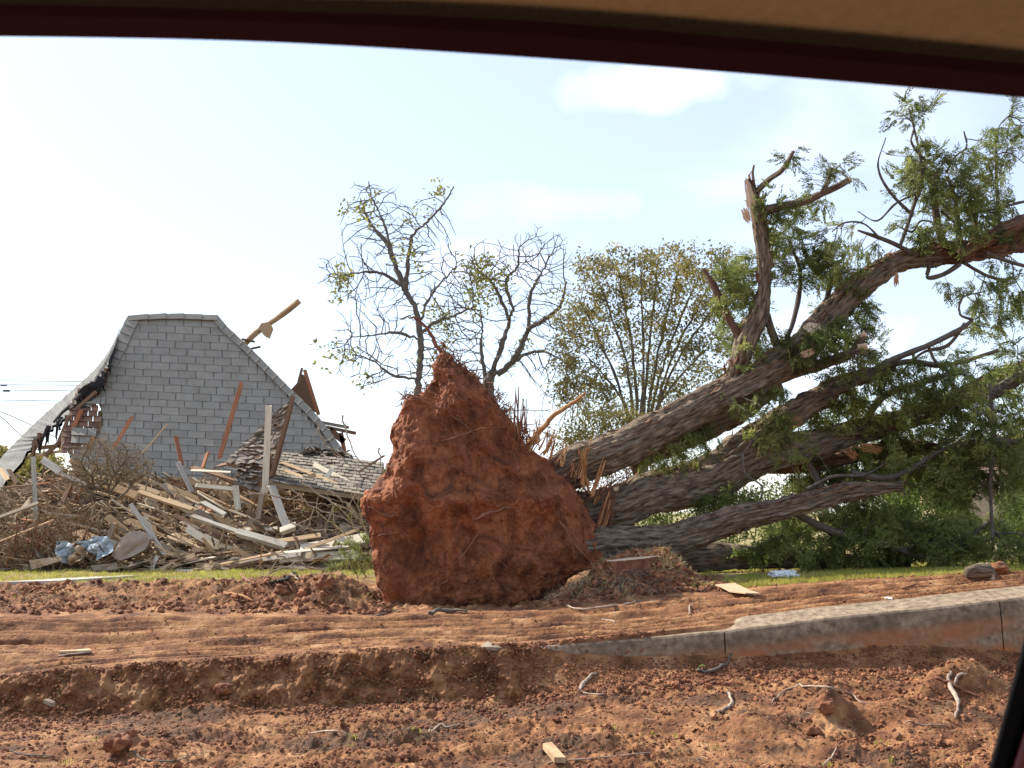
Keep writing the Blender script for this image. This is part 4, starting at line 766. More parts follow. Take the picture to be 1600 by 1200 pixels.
# ------------------------------------------------------------------ the collapsed house
def sl_(py):
    cy = (600 - np.asarray(py, float)) / F; return (math.sin(TH) + cy * math.cos(TH)) / (math.cos(TH) - cy * math.sin(TH))
Z0_ = EYE + 24.2 * float(sl_(725))
def Yh(py): return (24.2 + .62 * (EYE - Z0_)) / (1 - .62 * sl_(py))     # a true plane leaning back
def house():
    root = thing('collapsed_house', 'collapsed house reduced to its steep grey shingled roof', 'house', (-6.4, 24.6, .55))
    poly = np.array([(214, 500), (336, 500), (348, 510), (400, 562), (448, 606), (502, 668), (535, 705), (560, 760), (120, 760), (108, 712), (150, 690), (150, 690), (162, 668), (158, 640), (150, 622), (140, 610), (162, 590), (176, 565), (196, 520)], float)
    def xr(y, pol=poly):
        xs = []
        for (x0, y0), (x1, y1) in zip(pol, np.roll(pol, -1, 0)):
            if (y0 <= y) != (y1 <= y): xs.append(x0 + (x1 - x0) * (y - y0) / (y1 - y0))
        return sorted(xs)
    n3 = P(300, 500, Yh(500)) - P(300, 700, Yh(700)); n3 /= np.linalg.norm(n3); nrm = np.cross(n3, [1, 0, 0]); nrm = nrm if nrm[1] < 0 else -nrm
    def tiles(b, pol, y0, y1, dh, dw, off0, lift=.02, jit=.5, missing=0, ph=.5, slope=0.045, tintr=(0, 1), Yf=Yh, nv=None, drift=.18):
        nv = nrm if nv is None else nv
        y = y0; k = 0; off = off0
        while y < y1:
            xs = xr(y + dh * .5, pol)
            for a, c in zip(xs[::2], xs[1::2]):
                x = a - ((a - off) % dw)
                while x < c:
                    l, r_ = max(x + .55, a), min(x + dw - .55, c)
                    if r_ - l > 2 and random.random() >= missing:
                        j = [random.uniform(-jit, jit) for _ in range(4)]
                        sl = (l - 300) * slope; sr = (r_ - 300) * slope
                        yt, yb = y - 1.5, y + dh + .2
                        q = np.array([(l + j[0] * .3, yt + sl), (r_ + j[0] * .3, yt + sr), (r_ + j[1] * .4, yb + sr + j[2] * .5), (l + j[1] * .4, yb + sl + j[3] * .5)])
                        f = P(q[:, 0], q[:, 1], Yf(q[:, 1])); up = nv * lift; f[2:] += up * (1.1 + random.random() * .35); f[:2] += up * .2; bk = f - nv * .012
                        b.add(np.vstack([f, bk]), [[[0, 1, 2, 3], [7, 6, 5, 4], [3, 2, 6, 7], [0, 3, 7, 4], [1, 5, 6, 2], [0, 4, 5, 1]]], tint=random.uniform(*tintr))
                    x += dw
            off += dw * .5 + random.choice((0, 0, 0, 1)) * dw * drift; y += dh; k += 1
    # sheathing behind the shingles
    f = P(poly[:, 0], poly[:, 1] , Yh(poly[:, 1])) - nrm * .004; g = f + [0, .12, 0]; n = len(f); k = np.arange(n); b = MB()
    b.add(np.vstack([f, g]), [np.array([list(range(n))[::-1]]), np.array([list(range(n, 2 * n))]), np.stack([k, (k + 1) % n, (k + 1) % n + n, k + n], 1)]); adopt(root, b.build('roof_deck', M['deck']))
    b = MB(); tiles(b, poly, 499, 750, 11.6, 27.5, 205, lift=.014, jit=1.0); adopt(root, b.build('shingles', M['shingle']))
    # hip and ridge caps
    def caps(pl, w, dn, lab, nseg, Yo=-.06):
        a = spline(np.array(pl, float), 6); L = np.concatenate([[0], np.cumsum(np.linalg.norm(np.diff(a, axis=0), axis=1))]); b = MB(); T = np.linspace(0, L[-1], nseg + 1)
        for t0, t1 in zip(T[:-1], T[1:]):
            t1 += .12 * (t1 - t0); p0 = np.array([np.interp(t0, L, a[:, 0]), np.interp(t0, L, a[:, 1])]); p1 = np.array([np.interp(min(t1, L[-1]), L, a[:, 0]), np.interp(min(t1, L[-1]), L, a[:, 1])])
            q = np.array([p0, p1, p1 + dn * w, p0 + dn * w]); f = P(q[:, 0], q[:, 1], Yh(q[:, 1]) + Yo); f[1:3] += nrm * .025; bk = f + [0, .1, 0]; 
            b.add(np.vstack([f, bk]), [[[0, 1, 2, 3], [7, 6, 5, 4], [3, 2, 6, 7], [0, 3, 7, 4], [1, 5, 6, 2], [0, 4, 5, 1]]], tint=random.random())
        o = b.build('ridge_cap', M['capsh']); adopt(root, o); o['label'] = lab
    caps([(200, 493), (190, 513), (178, 540), (163, 568), (150, 590)], 19, np.array([.93, .36]), 'left hip capped with pale grey shingles', 8)
    caps([(146, 597), (138, 612), (126, 632)], 18, np.array([.9, .3]), 'loose lower caps of the left hip', 3)
    caps([(200, 493), (270, 490), (340, 493)], 8, np.array([0, 1.]), 'level ridge', 5, -.09)
    caps([(340, 493), (352, 508), (395, 548), (450, 604), (500, 655), (542, 712)], 10, np.array([-.72, .7]), 'right hip capped with pale grey shingles', 16, -.08)
    # far sides of the roof, so that it is a solid
    b = MB(); A = P([200, 340, 545, 600, 200], [494, 494, 716, 790, 494], [Yh(494) + .1, Yh(494) + .1, Yh(716) + .1, Yh(790) + .1, 27]); B = [P(205, 500, 27.2), P(335, 500, 27.2), P(470, 690, 30.5), P(500, 760, 30.5), P(140, 690, 30.5)]
    b.add(np.array([A[0], A[1], A[2], A[3], B[0], B[1], B[2], B[3], B[4]]), [[[0, 1, 5, 4], [1, 2, 6, 5]], [[2, 3, 7, 6]], [[4, 5, 6, 8]]]); adopt(root, b.build('rear_roof', M['oldsh']))
    # brown lath patch where the shingles are gone
    pol = np.array([(122, 618), (140, 612), (152, 640), (160, 668), (150, 690), (118, 712), (95, 722), (96, 690), (108, 650)], float)
    b = MB(); tiles(b, pol, 616, 720, 8.5, 15, 100, lift=.03, jit=1.0, Yf=lambda y: Yh(y) - .02, tintr=(.1, .9)); adopt(root, b.build('bare_lath', M['brownsh']))
    pol = np.array([(138, 618), (158, 640), (162, 668), (150, 664), (128, 640)], float)
    b = MB(); tiles(b, np.array([(132, 630), (163, 626), (166, 640), (140, 645)], float), 628, 644, 12, 26, 132, lift=.05, Yf=lambda y: Yh(y) - .06); adopt(root, b.build('shingle_patch', M['capsh'])); b = MB(); tiles(b, np.array([(113, 678), (152, 674), (150, 700), (112, 700)], float), 678, 700, 12, 25, 112, lift=.05, Yf=lambda y: Yh(y) - .06); adopt(root, b.build('shingle_patch', M['capsh']))
    # sagging left slope, seen almost edge-on
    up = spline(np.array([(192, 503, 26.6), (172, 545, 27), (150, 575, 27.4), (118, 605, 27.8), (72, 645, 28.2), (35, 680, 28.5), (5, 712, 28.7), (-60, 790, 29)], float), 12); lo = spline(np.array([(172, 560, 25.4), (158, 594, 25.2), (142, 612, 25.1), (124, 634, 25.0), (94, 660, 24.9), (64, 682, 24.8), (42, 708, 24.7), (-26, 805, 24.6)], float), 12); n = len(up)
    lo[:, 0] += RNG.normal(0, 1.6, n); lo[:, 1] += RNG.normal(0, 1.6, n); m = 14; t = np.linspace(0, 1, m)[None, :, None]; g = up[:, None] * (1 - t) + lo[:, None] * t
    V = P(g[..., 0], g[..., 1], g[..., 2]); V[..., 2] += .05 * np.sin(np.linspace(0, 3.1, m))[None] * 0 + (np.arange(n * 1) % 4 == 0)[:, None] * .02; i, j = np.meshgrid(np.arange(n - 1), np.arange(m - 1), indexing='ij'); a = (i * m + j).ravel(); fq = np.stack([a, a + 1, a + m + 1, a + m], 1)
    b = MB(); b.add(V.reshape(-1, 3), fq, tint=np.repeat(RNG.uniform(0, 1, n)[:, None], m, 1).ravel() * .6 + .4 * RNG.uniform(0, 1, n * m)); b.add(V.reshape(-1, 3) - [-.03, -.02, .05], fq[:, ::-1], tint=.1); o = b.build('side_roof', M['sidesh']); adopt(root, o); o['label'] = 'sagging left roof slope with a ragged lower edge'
    # strips of felt and lath hanging from the ragged edge
    for k in range(46):
        q = lo[random.randrange(4, n - 8)]; p0 = P(q[0] + random.uniform(-2, 2), q[1], q[2]); l = random.uniform(.1, .55); p1 = p0 + np.array([random.uniform(-.1, .12), random.uniform(-.1, .1), -l]); b = MB()
        b.tube([p0 + [0, 0, .08], (p0 + p1) / 2 + RNG.normal(0, .03, 3), p1], [.05, .035, .008], 5, flat=.25); adopt(root, b.build('felt_strip', M['felt'] if k % 3 else M['w_brown']))
    b = MB()
    for (x0, y0, x1, y1, w) in [(158, 590, 128, 640, .16), (150, 600, 118, 625, .2), (130, 635, 108, 640, .13), (128, 640, 122, 690, .12), (112, 632, 84, 660, .1), (96, 652, 88, 672, .05), (140, 615, 148, 600, .3)]:
        p0, p1 = P(x0, y0, 25.2), P(x1, y1, 25); b.tube([p0, (p0 + p1) / 2 + [0, 0, .04], p1], [w, w * .8, w * .5], 7, amp=.03, flat=.5)
    o = b.build('torn_felt', M['felt']); adopt(root, o)
    for (x0, y0, x1, y1, w, mm) in [(128, 640, 100, 700, 3, 'w_red'), (118, 668, 70, 712, 3, 'w_brown'), (108, 650, 92, 690, 2.5, 'w_brown'), (60, 700, 150, 690, 3, 'w_brown'), (38, 716, 120, 700, 2, 'w_tan'), (150, 612, 118, 640, 2.5, 'w_brown')]:
        b = MB(); p0, p1 = P(x0, y0, 24.8), P(x1, y1, 24.6); d = (p1 - p0) / 2; L = np.linalg.norm(d); u_ = np.cross(d / L, [0, 1, 0]) * w * 25 / F; b.box((p0 + p1) / 2, d, u_, [0, .03, 0]); adopt(root, b.build('rafter', M[mm]))
    # broken pieces beyond the right hip
    b = MB(); q = P([455, 468, 472, 480, 497, 480], [608, 594, 584, 590, 645, 640], 27.5); g = q + [0, .3, 0]; k = np.arange(6); b.add(np.vstack([q, g]), [np.array([[0, 1, 2, 3, 4, 5]]), np.array([[11, 10, 9, 8, 7, 6]]), np.stack([k, k + 6, (k + 1) % 6 + 6, (k + 1) % 6], 1)]); o = b.build('gable_scrap', M['w_brown']); adopt(root, o); o['label'] = 'torn brown gable corner beyond the right hip'
    for (x0, y0, x1, y1, w, mm, nm) in [(476, 578, 498, 648, 2.6, 'w_red', 'barge_board'), (502, 660, 545, 668, 2.4, 'w_grey', 'eave_board'), (508, 667, 556, 677, 2.6, 'w_brown', 'eave_board'), (515, 672, 538, 690, 5, 'w_brown', 'eave_board'), (533, 676, 540, 716, 3, 'w_red', 'corner_post'), (466, 598, 472, 575, 1.5, 'w_brown', 'eave_board')]:
        b = MB(); p0, p1 = P(x0, y0, 26), P(x1, y1, 26); d = (p1 - p0) / 2; L = np.linalg.norm(d); u_ = np.cross(d / L, [0, 1, 0]) * w * 26 / F; b.box((p0 + p1) / 2, d, u_, [0, .04, 0]); adopt(root, b.build(nm, M[mm]))
house()
# broken pole leaning over the roof
rt = thing('broken_pole', 'round pale pole leaning up behind the right side of the roof', 'pole', P(380, 545, 27.2))
b = MB(); b.tube(spline(P([372, 400, 440, 468], [550, 520, 492, 470], 27.2), 4), .075, 10, amp=.006); adopt(rt, b.build('pole', M['w_tan'], smooth=True))
b = MB(); q = P([408, 420, 424, 418, 412, 404], [505, 503, 512, 527, 524, 512], 27.05); b.add(np.vstack([q, q + [0, .25, 0]]), [np.array([[0, 1, 2, 3, 4, 5]]), np.array([[11, 10, 9, 8, 7, 6]]), np.stack([np.arange(6), np.arange(6) + 6, (np.arange(6) + 1) % 6 + 6, (np.arange(6) + 1) % 6], 1)]); adopt(rt, b.build('bracket', M['w_tan']))
for (x0, y0, x1, y1) in [(378, 530, 398, 534), (392, 545, 407, 542)]:
    b = MB(); b.tube(P([x0, x1], [y0, y1], 27.1), .03, 5); adopt(rt, b.build('splint', M['w_brown']))

# ------------------------------------------------------------------ debris heap
TOPX = [-260, -60, 0, 50, 100, 160, 240, 300, 380, 450, 520, 570, 620, 660]; TOPY = [800, 770, 765, 738, 728, 722, 738, 742, 745, 738, 722, 726, 760, 800]
def heap(px, t):
    top = np.interp(px, TOPX, TOPY); return 892 + (top + 8 - 892) * np.clip(t, 0, 1) ** .85, 19.9 + 3.9 * t
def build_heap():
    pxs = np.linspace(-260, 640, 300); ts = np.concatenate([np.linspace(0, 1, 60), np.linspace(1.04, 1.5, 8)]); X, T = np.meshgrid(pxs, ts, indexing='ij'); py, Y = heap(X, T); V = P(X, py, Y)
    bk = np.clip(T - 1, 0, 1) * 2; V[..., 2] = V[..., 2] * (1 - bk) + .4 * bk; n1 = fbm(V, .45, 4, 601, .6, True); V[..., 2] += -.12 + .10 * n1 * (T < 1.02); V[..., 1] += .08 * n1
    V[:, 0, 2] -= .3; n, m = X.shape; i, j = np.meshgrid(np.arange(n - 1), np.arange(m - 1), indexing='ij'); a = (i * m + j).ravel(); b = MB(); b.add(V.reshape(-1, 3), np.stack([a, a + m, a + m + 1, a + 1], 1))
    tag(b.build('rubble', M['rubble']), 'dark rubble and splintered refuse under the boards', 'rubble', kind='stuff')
build_heap()
def plank(p0, p1, w, t, roll=0, name='board', m='tan', bow=.01, ends=.02):
    p0, p1 = np.asarray(p0, float), np.asarray(p1, float); d = p1 - p0; L = np.linalg.norm(d); d /= L; s = np.cross(d, [0, -.6, .8]); s /= np.linalg.norm(s) + 1e-9; nn = np.cross(s, d); s, nn = s * math.cos(roll) + nn * math.sin(roll), nn * math.cos(roll) - s * math.sin(roll)
    k = 5; ts = np.linspace(0, 1, k); bo = RNG.uniform(-bow, bow) * L; V = []; UV = []
    for i, q in enumerate(ts):
        c = p0 + d * L * q + nn * bo * 4 * q * (1 - q)
        for (a, e) in [(-1, -1), (1, -1), (1, 1), (-1, 1)]:
            ex = d * RNG.normal(0, ends) if i in (0, k - 1) else 0; V.append(c + s * a * w / 2 + nn * e * t / 2 + ex); UV.append((a * w * 4 + e * .3, q * L))
    fs = [[i * 4 + j, i * 4 + (j + 1) % 4, (i + 1) * 4 + (j + 1) % 4, (i + 1) * 4 + j] for i in range(k - 1) for j in range(4)] + [[3, 2, 1, 0], [k * 4 - 4, k * 4 - 3, k * 4 - 2, k * 4 - 1]]
    u0 = RNG.uniform(0, 9); b = MB(); b.add(V, [fs], np.array(UV) + u0, tint=RNG.uniform(0, 1)); o = b.build(name, M['w_' + m]); return recentre(o)
BD = [  # px0,py0,Y0, px1,py1,Y1, width px, thickness px, colour, name, label
 (377, 600, 23.3, 343, 716, 23.0, 9, 5, 'red', 'stud', 'tall leaning red-brown stud against the grey roof'), (275, 683, 23.2, 284, 726, 23.0, 8, 6, 'red', 'stud', 'short upright red-brown stud in front of the roof middle'),
 (324, 708, 23.2, 317, 730, 23, 8, 6, 'red', 'stud', 'stubby red-brown stud end just left of the tall leaning stud'), (206, 652, 23.2, 178, 700, 23, 7, 4, 'red', 'stud', 'slanting red stud rising from the dead brush'),
 (262, 662, 23.2, 222, 708, 23, 3, 2, 'tan', 'lath', 'thin tan lath leaning right above the dead brush'), (146, 682, 23.0, 140, 700, 23, 9, 6, 'brown', 'stud', 'brown stump of timber left of the dead brush'),
 (52, 716, 21.6, 56, 812, 21.3, 8, 4, 'white', 'post', 'upright whitish post standing in the left of the heap'), (66, 718, 21.8, 96, 738, 21.6, 14, 8, 'white', 'pipe', 'fat white board end lit bright at the top left of the heap'),
 (96, 740, 21.6, 135, 758, 21.4, 7, 5, 'white', 'board', 'white board poking out under the left of the brush'), (204, 788, 20.6, 257, 866, 20.1, 8, 4, 'white', 'board', 'straight grey-white board sloping down in front of the heap'),
 (246, 868, 20.0, 236, 892, 19.9, 7, 4, 'white', 'board', 'short pale board standing at the foot of the heap'), (278, 722, 22.4, 300, 768, 22, 10, 3, 'white', 'board', 'cream board with a lit face sloping down right of the brush'),
 (300, 806, 20.9, 375, 832, 20.5, 8, 8, 'white', 'pole', 'upper length of long pale pole in the middle of the heap'), (372, 832, 20.45, 448, 854, 20.2, 14, 14, 'white', 'pole', 'bright white fat pole end pointing right'),
 (316, 784, 21.0, 352, 804, 20.8, 11, 4, 'white', 'board', 'brightest white board lying in the middle of the heap'), (368, 758, 21.2, 372, 796, 21, 12, 3, 'cream', 'board', 'small upright cream board piece left of the roof fragment'),
 (420, 634, 21.4, 414, 770, 21.3, 12, 5, 'cream', 'board', 'tall cream board propped in front of the roof fragment'), (410, 770, 21.3, 403, 812, 21.2, 10, 5, 'grey', 'board', 'grey lower end of the propped cream board'),
 (424, 758, 21.2, 449, 826, 20.6, 14, 5, 'white', 'board', 'white wedge-shaped board sloping to a block'), (440, 830, 20.5, 462, 822, 20.5, 14, 14, 'white', 'block', 'white timber block at the foot of the wedge-shaped board'),
 (300, 730, 22.4, 395, 758, 22, 16, 5, 'brown', 'joist', 'wide brown joist lying behind the middle of the heap'), (340, 728, 22.5, 368, 722, 22.3, 20, 5, 'brown', 'board', 'broad brown board end below the tall stud'),
 (140, 748, 21.4, 215, 775, 21, 14, 8, 'tan', 'beam', 'split tan beam with shaggy pinkish end below the brush'), (215, 768, 21.1, 300, 796, 20.8, 11, 7, 'tan', 'beam', 'tan beam continuing right under the brush'),
 (300, 735, 22, 360, 738, 22, 8, 3, 'cream', 'board', 'flat cream board near the top middle of the heap'), (305, 758, 21.6, 368, 764, 21.4, 8, 2, 'cream', 'board', 'flat pale board with sunlit top in the middle of the heap'),
 (440, 722, 22.4, 560, 770, 21.2, 7, 3, 'tan', 'board', 'long tan board across the flat roof fragment'), (445, 735, 22.0, 500, 755, 21.6, 9, 3, 'tan', 'board', 'short tan board on the left of the flat roof fragment'), (490, 725, 22.4, 575, 770, 21.4, 10, 2, 'cream', 'board', 'cream board lying diagonally on the flat roof fragment'),
 (468, 752, 21.6, 492, 742, 21.7, 9, 2, 'tan', 'board', 'small tan offcut on the flat roof fragment'), (505, 752, 21.7, 520, 732, 21.9, 8, 2, 'cream', 'board', 'small cream offcut on the flat roof fragment'), (510, 760, 21.3, 590, 778, 20.9, 5, 3, 'tan', 'board', 'thin tan board at the lower edge of the flat roof fragment'),
 (450, 868, 20.1, 560, 827, 20.0, 6, 3, 'tan', 'board', 'long yellowish board rising right at the foot of the heap'), (350, 882, 19.9, 470, 866, 19.9, 8, 3, 'white', 'board', 'white board lying flat at the foot of the heap'), (420, 866, 20, 555, 852, 20, 9, 3, 'white', 'board', 'long white board lying flat near the root plate'),
 (315, 888, 19.8, 440, 862, 19.9, 5, 3, 'tan', 'board', 'thin tan board lying low in front of the heap'), (430, 846, 20.3, 500, 836, 20.2, 10, 3, 'tan', 'board', 'tan board lying under the white block'), (470, 858, 20.1, 572, 840, 20.2, 26, 3, 'cream', 'panel', 'broad cream panel lying flat beside the root plate'),
 (440, 872, 20.0, 560, 866, 19.9, 22, 3, 'cream', 'panel', 'grey-cream panel lying below the broad cream panel'), (250, 892, 19.8, 305, 868, 19.9, 12, 4, 'tan', 'board', 'tan board propped up at the lower middle'), (262, 880, 19.9, 310, 872, 19.85, 10, 4, 'brown', 'board', 'brown board lying beside the propped tan board'),
 (0, 808, 20.4, 60, 786, 20.4, 8, 5, 'grey', 'beam', 'grey beam rising at the left edge'), (0, 846, 20, 85, 812, 20, 6, 4, 'tan', 'beam', 'orange-tan pole rising from the left edge'), (0, 732, 22, 12, 750, 21.6, 9, 4, 'tan', 'board', 'tan board end at the left edge under the sagging roof'), (14, 734, 21.8, 26, 756, 21.5, 8, 4, 'brown', 'board', 'brown board end next to the left edge'),
 (2, 762, 21.2, 50, 758, 21, 6, 4, 'brown', 'board', 'dark level board at the far left'), (120, 732, 21.8, 95, 790, 21.4, 10, 4, 'brown', 'board', 'brown board sloping behind the whitish post'), (72, 802, 20.6, 120, 806, 20.5, 5, 3, 'grey', 'board', 'grey lath lying level in the dark left part'),
 (600, 712, 22, 560, 738, 21.8, 4, 3, 'brown', 'board', 'dark splinter sticking out left of the root plate'), (380, 880, 19.9, 300, 890, 19.7, 8, 3, 'tan', 'board', 'tan board on the grass edge')]
for q in BD:
    x0, y0, Y0, x1, y1, Y1, w, t, c, nm, lab = q; k = 21 / F; o = plank(P(x0, y0, Y0), P(x1, y1, Y1), w * k * .85, t * k * .5, RNG.uniform(-.5, .5) if w > t * 1.3 and nm != 'panel' else 0, nm, c, .004)
    tag(o, lab, {'stud': 'stud', 'pipe': 'board', 'joist': 'joist', 'block': 'timber block'}.get(nm, nm))
    if nm == 'pipe': o.name = 'board'
ZN = [  # region px range, t range, count, direction (mean slope deg, spread), lengths px, colours, label, group
 ((150, 440), (.12, .95), 84, (24, 11), (45, 135), ['brown', 'grey', 'tan', 'tan', 'cream', 'tan'], 'weathered board jammed lengthwise in the thick middle of the heap', 'boards jammed in the middle of the heap'),
 ((250, 430), (.1, .7), 26, (24, 8), (60, 140), ['grey', 'tan', 'cream', 'tan'], 'pale board lying on the front of the middle of the heap', 'pale boards on the front of the heap'),
 ((-60, 190), (.1, .95), 36, (-10, 35), (30, 90), ['brown', 'brown', 'red', 'grey', 'tan'], 'brown broken board tangled in the left part of the heap', 'broken boards in the left part of the heap'),
 ((270, 580), (0, .16), 26, (-8, 9), (40, 120), ['tan', 'cream', 'grey', 'tan', 'brown'], 'board lying flat along the foot of the heap', 'boards along the foot of the heap'),
 ((430, 590), (.2, .75), 22, (5, 28), (25, 90), ['brown', 'grey', 'tan'], 'board under the flat roof fragment', 'boards under the flat roof fragment'),
 ((180, 330), (0, .14), 16, (-20, 25), (14, 40), ['tan', 'brown', 'grey'], 'short broken offcut on the ground before the heap', 'offcuts before the heap'),
 ((240, 430), (.55, .98), 34, (18, 22), (18, 70), ['tan', 'cream', 'tan', 'grey', 'red'], 'short split board near the top middle of the heap', 'split boards at the top of the heap'),
 ((-40, 240), (.05, .5), 24, (12, 40), (14, 50), ['brown', 'grey', 'brown'], 'small dark broken lath in the shaded lower left of the heap', 'dark laths at the lower left')]
for (ra, rt_, n, (sl, sp), (l0, l1), cs, lab, grp) in ZN:
    for _ in range(n):
        px = random.uniform(*ra); t = random.uniform(*rt_); py, Y = heap(px, t); a = R(random.gauss(sl, sp)); l = random.uniform(l0, l1) / 2; dY = random.uniform(-.35, .35); Y -= random.uniform(.02, .22)
        o = plank(P(px - math.cos(a) * l, py - math.sin(a) * l, Y + dY), P(px + math.cos(a) * l, py + math.sin(a) * l, Y - dY), random.choice((.04, .06, .09, .10, .14, .19)), random.choice((.012, .02, .025, .035)), random.uniform(-.8, .8), 'board', random.choice(cs), .02, .04)
        tag(o, lab, 'board', grp)
# fine splinters and rubbish in the heap: nobody could count it
b = MB()
for _ in range(3600):
    px = random.uniform(-150, 600); t = random.uniform(0, 1); py, Y = heap(px, t); p = P(px, py, Y - random.uniform(0, .12)); d = RNG.normal(0, 1, 3) * [1, .5, .45]; d /= np.linalg.norm(d); l = random.uniform(.05, .6) ** 1.3; w = random.uniform(.005, .022); s = np.cross(d, RNG.normal(0, 1, 3)); s /= np.linalg.norm(s); b.box(p, d * l, s * w, np.cross(d, s) * w * .4, tint=random.random())
tag(b.build('splinter_litter', M['litter']), 'splintered wood and roofing scraps all through the heap', 'splinters', kind='stuff')
# roof fragments
M['fragsh'] = mat('pale_shingle', [(.11, .095, .07), (.19, .165, .13), (.28, .23, .165)], sc=5, bump=.4, bsc=30, tint=.3)
def fragment(name, lab, quad, Ys, rows, cols_, m, under, jitter=.02, th=.09, skip=.0, lf=.02):
    """quad: 4 pixels (top-left, top-right, bottom-right, bottom-left)"""
    C_ = P([q[0] for q in quad], [q[1] for q in quad], Ys); root = thing(name, lab, 'roof piece', C_.mean(0)); nn = np.cross(C_[1] - C_[0], C_[3] - C_[0]); nn /= np.linalg.norm(nn); nn = nn if nn[1] < 0 else -nn
    if nn[2] < -.2: nn = -nn
    def B(u, v): return (C_[0] * (1 - u) + C_[1] * u) * (1 - v) + (C_[3] * (1 - u) + C_[2] * u) * v
    b = MB(); us = [0, 1, 1, 0]; vs_ = [0, 0, 1, 1]; f = np.array([B(u, v) for u, v in zip(us, vs_)]) - nn * .02; b.add(np.vstack([f, f - nn * th]), [[[0, 1, 2, 3], [7, 6, 5, 4], [3, 2, 6, 7], [0, 3, 7, 4], [1, 5, 6, 2], [0, 4, 5, 1]]]); adopt(root, b.build('deck', M[under]))
    b = MB()
    for r in range(rows):
        for c in range(cols_ + 1):
            u0, u1 = (c - .5 * (r % 2)) / cols_, (c + 1 - .5 * (r % 2)) / cols_; u0, u1 = max(0, u0), min(1, u1)
            if u1 - u0 < .2 / cols_ or random.random() < skip: continue
            v0, v1 = r / rows, (r + 1.15) / rows; q = np.array([B(u0 + .04 / cols_, v0), B(u1 - .04 / cols_, v0), B(u1 - .04 / cols_, v1), B(u0 + .04 / cols_, v1)]) + RNG.normal(0, jitter * .4, (4, 3)); q[2:] += nn * random.uniform(lf, lf * 2 + jitter); b.add(np.vstack([q, q - nn * .02]), [[[0, 1, 2, 3], [7, 6, 5, 4], [3, 2, 6, 7], [0, 3, 7, 4], [1, 5, 6, 2], [0, 4, 5, 1]]], tint=random.random())
    adopt(root, b.build('shingles', M[m])); return root, B, nn
fr, B, nn = fragment('roof_fragment', 'weathered shingled roof piece standing up in a point before the grey roof', [(424, 654), (455, 622), (424, 742), (352, 722)], [22.0, 21.8, 21.5, 22.3], 15, 6, 'oldsh', 'w_brown', .04)
b = MB(); p0, p1 = P(458, 620, 21.75), P(424, 745, 21.45); d = (p1 - p0) / 2; b.box((p0 + p1) / 2, d, [.028, 0, .008], [0, .09, 0]); adopt(fr, b.build('edge_rafter', M['w_brown']))
fr2, B, nn = fragment('roof_fragment', 'lower scrap of weathered shingles below the pointed roof piece', [(372, 716), (424, 708), (412, 770), (366, 756)], [21.9, 21.6, 21.3, 21.6], 8, 4, 'oldsh', 'w_brown', .05, skip=.08)
fr3, B, nn = fragment('roof_fragment', 'grey shingled roof piece lying nearly flat on the heap beside the root plate', [(442, 706), (600, 722), (588, 776), (424, 752)], [23.6, 23.2, 21.0, 21.2], 11, 13, 'fragsh', 'w_grey', .010, skip=.02, lf=.010)
fr4, B, nn = fragment('roof_fragment', 'tan splintered shingle layer on top of the flat roof piece', [(478, 700), (545, 706), (560, 722), (470, 714)], [24.0, 24, 23.4, 23.4], 4, 9, 'oldsh', 'w_brown', .07)
# crumpled sheets and upholstery
def crumple(name, lab, cat, poly, Y, m, amp=.16, th=.01, sc=.15):
    a = np.array(poly, float); c = a.mean(0); n = 60; L = np.concatenate([[0], np.cumsum(np.linalg.norm(np.diff(np.vstack([a, a[:1]]), axis=0), axis=1))]); s = np.linspace(0, L[-1], n, endpoint=False); A2 = np.vstack([a, a[:1]]); ox, oy = np.interp(s, L, A2[:, 0]), np.interp(s, L, A2[:, 1]); rr = np.linspace(0.02, 1, 14)
    px = c[0] + (ox - c[0])[None] * rr[:, None]; py = c[1] + (oy - c[1])[None] * rr[:, None]; V = P(px, py, Y + 0 * px); q = V.reshape(-1, 3); q[:, 1] += amp * fbm(q + Y, sc, 2, int(a[0, 0]), .4, True) + (q[:, 2] - q[:, 2].min()) * .5; q = np.vstack([q, q + [0, th, .003]]); N_ = n * 14
    i, j = np.meshgrid(np.arange(13), np.arange(n), indexing='ij'); k = (i * n + j).ravel(); k2 = (i * n + (j + 1) % n).ravel(); f = np.stack([k, k2, k2 + n, k + n], 1); e = np.arange(n); o_ = 13 * n; side = np.stack([o_ + e, o_ + (e + 1) % n, N_ + o_ + (e + 1) % n, N_ + o_ + e], 1)
    b = MB(); b.add(q, [f, f[:, ::-1] + N_, side, np.array([list(range(n))[::-1]]), np.array([list(range(N_, N_ + n))])]); o = b.build(name, m); recentre(o); return tag(o, lab, cat)
crumple('metal_sheet', 'crumpled blue-grey sheet leaning at the lower left of the heap', 'sheet', [(75, 846), (88, 846), (108, 853), (112, 872), (104, 884), (90, 876), (76, 862)], 19.75, M['sheet'])
crumple('metal_sheet', 'larger crumpled pale sheet with a bright fold at the top', 'sheet', [(113, 847), (130, 845), (135, 839), (158, 839), (165, 852), (176, 862), (160, 870), (150, 876), (138, 864), (125, 858)], 19.7, M['sheet'], .16)
crumple('cardboard', 'curled brown cardboard scrap between the two crumpled sheets', 'cardboard', [(112, 852), (124, 856), (126, 874), (104, 884), (102, 878)], 19.6, M['card'])
crumple('cushion', 'lumpy beige cushion tipped on end in the lower left of the heap', 'cushion', [(172, 868), (185, 840), (196, 830), (212, 832), (229, 843), (222, 860), (205, 870), (186, 876)], 19.75, M['foam'], .05, .16, .3)
crumple('cardboard', 'flat tan sheet lying low at the bottom left of the heap', 'cardboard', [(40, 876), (58, 874), (88, 870), (94, 876), (70, 884), (48, 890)], 19.6, M['card'], .05)
